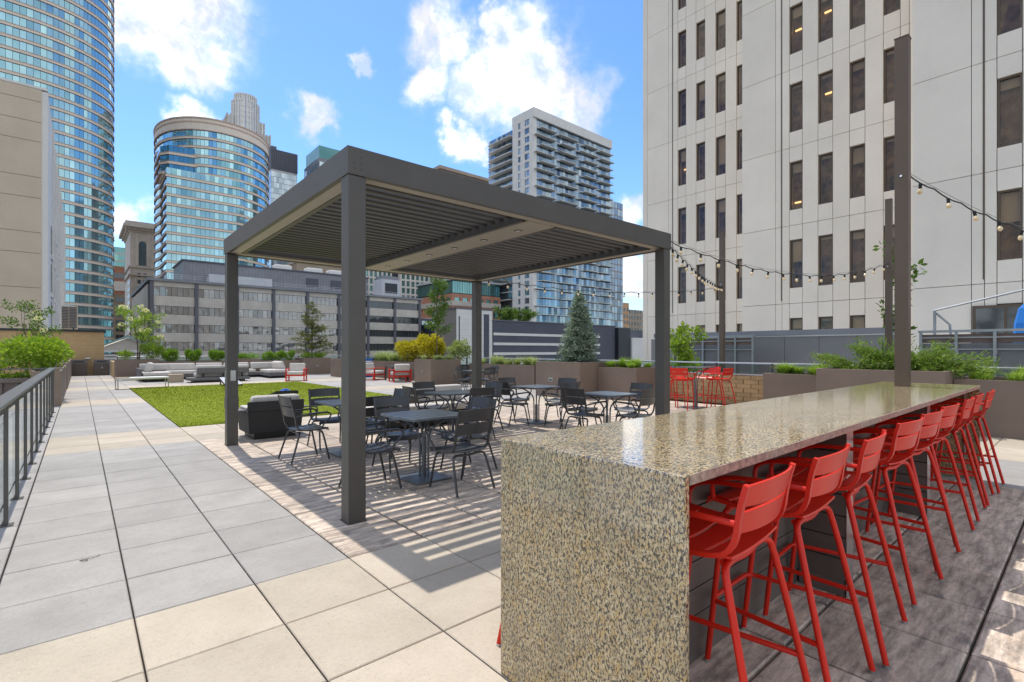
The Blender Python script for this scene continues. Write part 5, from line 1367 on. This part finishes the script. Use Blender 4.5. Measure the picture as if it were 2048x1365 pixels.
def tree(name, label, loc, trunk, crown_z, h, rx, n, size, mat, nb=14, multi=1, tr=.035, flowers=0, shell=.5, asp=.5, taper=0):
    t = thing(name, label, 'tree', loc)
    m = MB(); ends = []
    for s in range(multi):
        a0 = s*2.1; lean = .12*rx*(multi > 1)
        top = Vector((lean*3*math.cos(a0), lean*3*math.sin(a0), h*.96)); base = Vector((lean*.4*math.cos(a0), lean*.4*math.sin(a0), -.06))
        kn = [base.lerp(top, q)+Vector((random.uniform(-1,1),random.uniform(-1,1),0))*.03*h*(q>0) for q in (0,.25,.5,.75,1)]
        m.tube(kn, tr, 7, 1, True, tr*.25)
        for i in range(nb//multi):
            q = (crown_z/h) + (1-crown_z/h)*(i+.3)/(nb/multi); q = min(.97, q)
            p = base.lerp(top, q); a = random.uniform(0,6.28)
            rr = rx*random.uniform(.6,1.0)*(1-taper*(q-crown_z/h)/(1-crown_z/h+1e-6))
            e = p+Vector((rr*math.cos(a), rr*math.sin(a), random.uniform(.05,.25)*rx+.06*h))
            m.tube([p, p.lerp(e,.5)+Vector((0,0,.05*rx)), e], tr*.42, 5, 1, True, tr*.12); ends.append((p, e))
    m.build('trunk', 'bark', t, smooth=True)
    bl = []
    for p, e in ends:
        for q in (.45,.72,1.0):
            c = p.lerp(e, q); k = rx*random.uniform(.16,.30); bl.append((c.x,c.y,c.z,k,k,k*.7))
    P, N_ = cloud(n, bl, .3); leaves('crown', P, N_, size, mat, t, asp)
    if flowers:
        F = []; FN = []
        for i in range(flowers):
            p, e = random.choice(ends); c = np.array(e)+np.array([random.uniform(-.15,.15)*rx,random.uniform(-.15,.15)*rx,.12*rx])
            u = rng.normal(0,1,(40,3)); u /= np.linalg.norm(u,axis=1)[:,None]; F.append(c+u*np.array([.10,.10,.05])*rx*1.1); FN.append(u)
        leaves('blossom', np.vstack(F), np.vstack(FN), size*.6, 'flower', t, .8)
    return t
def grass(label, x0, x1, y0, y1, z, n, h, mat, group='ornamental grasses in the planters', lean=1.15):
    t = mk('ornamental_grass', None); 
    V = np.empty((n,6,3)); nt_ = max(3, int((x1-x0)*(y1-y0)*9)); tx = x0+(x1-x0)*rng.random(nt_); ty = y0+(y1-y0)*rng.random(nt_); k = rng.integers(0,nt_,n)
    b = np.stack([tx[k]+rng.normal(0,.035,n), ty[k]+rng.normal(0,.035,n), np.full(n,z)],1)
    a = rng.random(n)*6.283; L_ = h*(.45+.75*rng.random(n))*(.65+.6*rng.random(nt_))[k]; d = np.stack([np.cos(a),np.sin(a),np.zeros(n)],1); s = np.stack([-np.sin(a),np.cos(a),np.zeros(n)],1)*(.004+.004*rng.random(n))[:,None]
    ln = (lean*rng.random(n))[:,None]*L_[:,None]
    m1 = b+d*ln*.35+np.array([0,0,1])*(L_*.6)[:,None]; e = b+d*ln*1.15+np.array([0,0,1])*(L_*(.95-.35*rng.random(n)))[:,None]
    V = np.stack([b-s,b+s,m1+s,m1-s,e],1)
    me = bpy.data.meshes.new('ornamental_grass'); F = []
    for i in range(n): o = i*5; F.append((o,o+1,o+2,o+3)); F.append((o+3,o+2,o+4))
    me.from_pydata(V.reshape(-1,3).tolist(), [], F); me.materials.append(MT[mat])
    bpy.data.objects.remove(t); o = mk('ornamental_grass', me); o['kind'] = 'stuff'; tag(o, label, 'grass'); return o
# left beds
shrub('leafy_shrub', 'big bright green leafy shrub overhanging the railing at left', (-.95, 20.2, .72), .85, 1.5, 1.08, 7000, .10, 'leaf_bright', 22)
shrub('leafy_shrub', 'low green shrub at the left edge behind the dark railing', (-2.6, 20.8, .65), 1.0, 1.2, .52, 3000, .10, 'leaf_bright', 10)
shrub('leafy_shrub', 'trailing green shrub in the ribbed planter behind the railing', (-1.9, 19.3, .50), 1.0, .45, .35, 1300, .08, 'leaf_bright', 6)
tree('young_tree', 'thin multi stemmed young tree behind the big left shrub', (-1.35, 24.6, .55), 0, 1.2, 2.55, .75, 1100, .09, 'leaf_mid', 15, 3, .018, 4)
tree('flowering_tree', 'small tree with cream blossoms beside the classical hall', (2.3, 32.4, .93), 0, .95, 2.65, .95, 2000, .11, 'leaf_bright', 18, 2, .035, 16)
shrub('round_shrub', 'small yellow green shrub left of the flowering tree', (1.75, 32.3, .93), .36, .36, .55, 1100, .06, 'leaf_bright', 7)
shrub('round_shrub', 'bushy yellow green shrub right of the flowering tree', (2.85, 32.3, .93), .58, .5, .90, 2600, .07, 'leaf_bright', 9)
for i, (x, w) in enumerate(((3.75, 'first from the left'), (4.75, 'second from the left'), (5.85, 'third from the left'))):
    shrub('boxwood', 'round clipped boxwood behind the sofa, %s of three' % w, (x, 32.4, .80), .50, .45, .68+.05*(i==2), 5200, .055, 'leaf_box', 5, 'round boxwoods behind the sofa')
shrub('boxwood', 'small boxwood half hidden by the far left pergola post', (6.75, 32.3, .82), .35, .35, .45, 900, .05, 'leaf_box', 7)
shrub('low_hedge', 'low green hedge right of the far left pergola post', (7.4, 32.3, .88), .75, .4, .40, 1900, .06, 'leaf_box', 12, cat='hedge')
for i, (x, w) in enumerate(((8.45,'left'),(9.15,'middle'),(9.75,'right'))):
    shrub('boxwood', 'small green shrub above the step light, %s of three' % w, (x, 32.3, .80), .42, .38, .60, 2600, .055, 'leaf_box', 5, 'three small shrubs above the step light')
shrub('ground_cover', 'low bright green ground cover around the conifer trunk', (11.1, 32.0, .90), .85, .6, .38, 1800, .07, 'leaf_bright', 9)
def conifer(name, label, loc, h, rb, whorls, nbr, n_per, size, mat, droop, z0=.12, asp=.16, power=1.0, gap=0., trunk=.05, sp=.09):
    t = thing(name, label, 'tree', loc); m = MB(); m.cyl((0,0,-.06), (0,0,h*.97), trunk, 8, .008)
    Ps = []; Ns = []
    for k in range(whorls):
        q = k/(whorls-1); z = z0+(h-z0)*q**.92
        r = rb*(1-q)**power+.04
        for i in range(max(3,int(nbr*(1-.55*q)))):
            if random.random() < gap: continue
            a = random.uniform(0,6.28); L_ = r*random.uniform(.72,1.08); dz = L_*(random.uniform(.05,.35)-droop*(1-q))
            p0 = Vector((0,0,z)); p1 = Vector((L_*math.cos(a), L_*math.sin(a), z+dz))
            m.tube([p0, p0.lerp(p1,.5)+Vector((0,0,-.03*L_)), p1], .010+.006*(1-q), 4, 1, True, .003)
            nn = max(4, int(n_per*(L_/rb+.25))); u = rng.random(nn)**.75
            c = np.array(p0)[None]*(1-u)[:,None]+np.array(p1)[None]*u[:,None]+rng.normal(0,1,(nn,3))*np.array([sp,sp,sp*.5])*(.45+.6*u)[:,None]
            Ps.append(c); dn = np.array((p1-p0).normalized())[None]+rng.normal(0,.45,(nn,3)); Ns.append(dn)
    m.build('trunk', 'bark', t); leaves('crown', np.vstack(Ps), np.vstack(Ns), size, mat, t, asp, .25); return t
conifer('wispy_conifer', 'tall wispy olive conifer in the planter behind the red lounge chair', (11.1, 32.2, .93), 3.5, 1.40, 14, 8, 120, .14, 'leaf_olive', .05, .35, .2, .8, .25, .05, .09)
conifer('blue_spruce', 'dense blue green spruce in a tall planter', (12.25, 10.9, 1.04), 2.25, .64, 26, 16, 85, .10, 'leaf_spruce', .18, .06, .26, .92, 0, .05, .05)
# right hand planters of the middle distance
grass('green grass in the planter left of the yellow shrub', 12.3, 13.2, 23.6, 26.2, .83, 2600, .62, 'grass_pale')
shrub('yellow_shrub', 'large golden yellow shrub behind the red chairs, left half', (12.75, 22.9, .83), .65, 1.0, 1.05, 4600, .11, 'leaf_yellow', 24)
shrub('yellow_shrub', 'large golden yellow shrub behind the red chairs, taller right half', (12.8, 21.0, .83), .6, .95, 1.30, 4600, .11, 'leaf_yellow', 24)
tree('slender_tree', 'slender young green tree in the planter left of the far pergola post', (11.75, 18.55, 1.0), 0, 1.05, 3.45, .62, 3200, .085, 'leaf_mid', 26, 1, .028, 0, .4, .5, .45)
shrub('variegated_shrub', 'pale variegated shrub right of the slender tree', (12.9, 18.6, .9), .55, .55, 1.0, 2400, .085, 'leaf_pale', 10)
grass('short green grass round the slender tree', 11.1, 12.4, 17.98, 19.15, 1.01, 1800, .26, 'grass_pale')
grass('tufted grass behind the far cafe table', 12.95, 13.5, 13.8, 17.8, .83, 2600, .40, 'grass_pale')
grass('thin grass left of the spruce planter', 13.05, 13.5, 11.95, 13.6, .81, 1200, .36, 'grass_bright')
grass('bright green grass in the planter right of the spruce', 12.15, 13.2, 8.65, 9.9, .89, 3200, .34, 'grass_bright')
grass('bright green grass in the planter beyond the middle of the bar', 12.28, 13.2, 3.7, 5.05, .86, 3400, .30, 'grass_bright')
grass('bright green grass in the planter past the far end of the bar', 11.8, 13.2, -3.4, 1.55, .89, 8500, .28, 'grass_bright')
def juniper(label, loc, r, h, n, nb):
    t = thing('juniper', label, 'shrub', loc, 0, 'spreading junipers beyond the bar'); m = MB(); Ps = []; Ns = []
    for i in range(nb):
        a = random.uniform(0,6.28); e = random.uniform(.15,1.2); L_ = r*random.uniform(.6,1.05)
        p1 = Vector((L_*math.cos(a), L_*math.sin(a), h*math.sin(e)*random.uniform(.6,1.0))); mid = Vector((p1.x*.45, p1.y*.45, p1.z*.75+.05))
        m.tube([(0,0,-.05), mid, p1], .012, 4, 1, True, .004)
        nn = n//nb; u = rng.random(nn)**.7; A, Bm, E_ = np.zeros(3), np.array(mid), np.array(p1)
        c = ((1-u)**2)[:,None]*A+(2*u*(1-u))[:,None]*Bm+(u**2)[:,None]*E_+rng.normal(0,.045,(nn,3)); Ps.append(c)
        Ns.append(np.array((p1-mid).normalized())[None]*1.2+np.array([0,0,.25])+rng.normal(0,.35,(nn,3)))
    m.build('branch', 'bark', t); leaves('foliage', np.vstack(Ps), np.vstack(Ns), .075, 'leaf_juniper', t, .22, .2)
juniper('spreading green juniper at the left of the tall planter beyond the bar', (12.0, 3.15, 1.0), .75, .45, 3800, 30)
juniper('upright feathery juniper just left of the bar pole', (12.2, 2.75, 1.0), .6, .80, 3600, 28)
juniper('feathery juniper just right of the bar pole', (12.0, 2.15, 1.0), .6, .68, 3600, 28)
juniper('low green juniper at the right of the tall planter', (12.1, 1.85, 1.0), .7, .42, 3400, 28)
# greenery outside the terrace edge
tree('young_tree', 'bushy bright green sapling behind the guard by the right pergola post', (15.0, 8.75, -.6), 0, 1.35, 2.75, .55, 1500, .12, 'leaf_bright', 20, 2, .02)
tree('young_tree', 'slim young tree with sparse leaves behind the bar pole', (14.9, 3.02, -.6), 0, 2.3, 4.5, .42, 480, .13, 'leaf_mid', 14, 1, .02)
for i, (x, y) in enumerate(((80.5, 96), (88.5, 97.5))):
    tree('roof_tree', 'round green tree on the garage roof, %s one' % ('left','right')[i], (x, y, 8.6), 0, .3, 3.2, 3.2, 2200, .45, 'leaf_mid', 20, 3, .15)
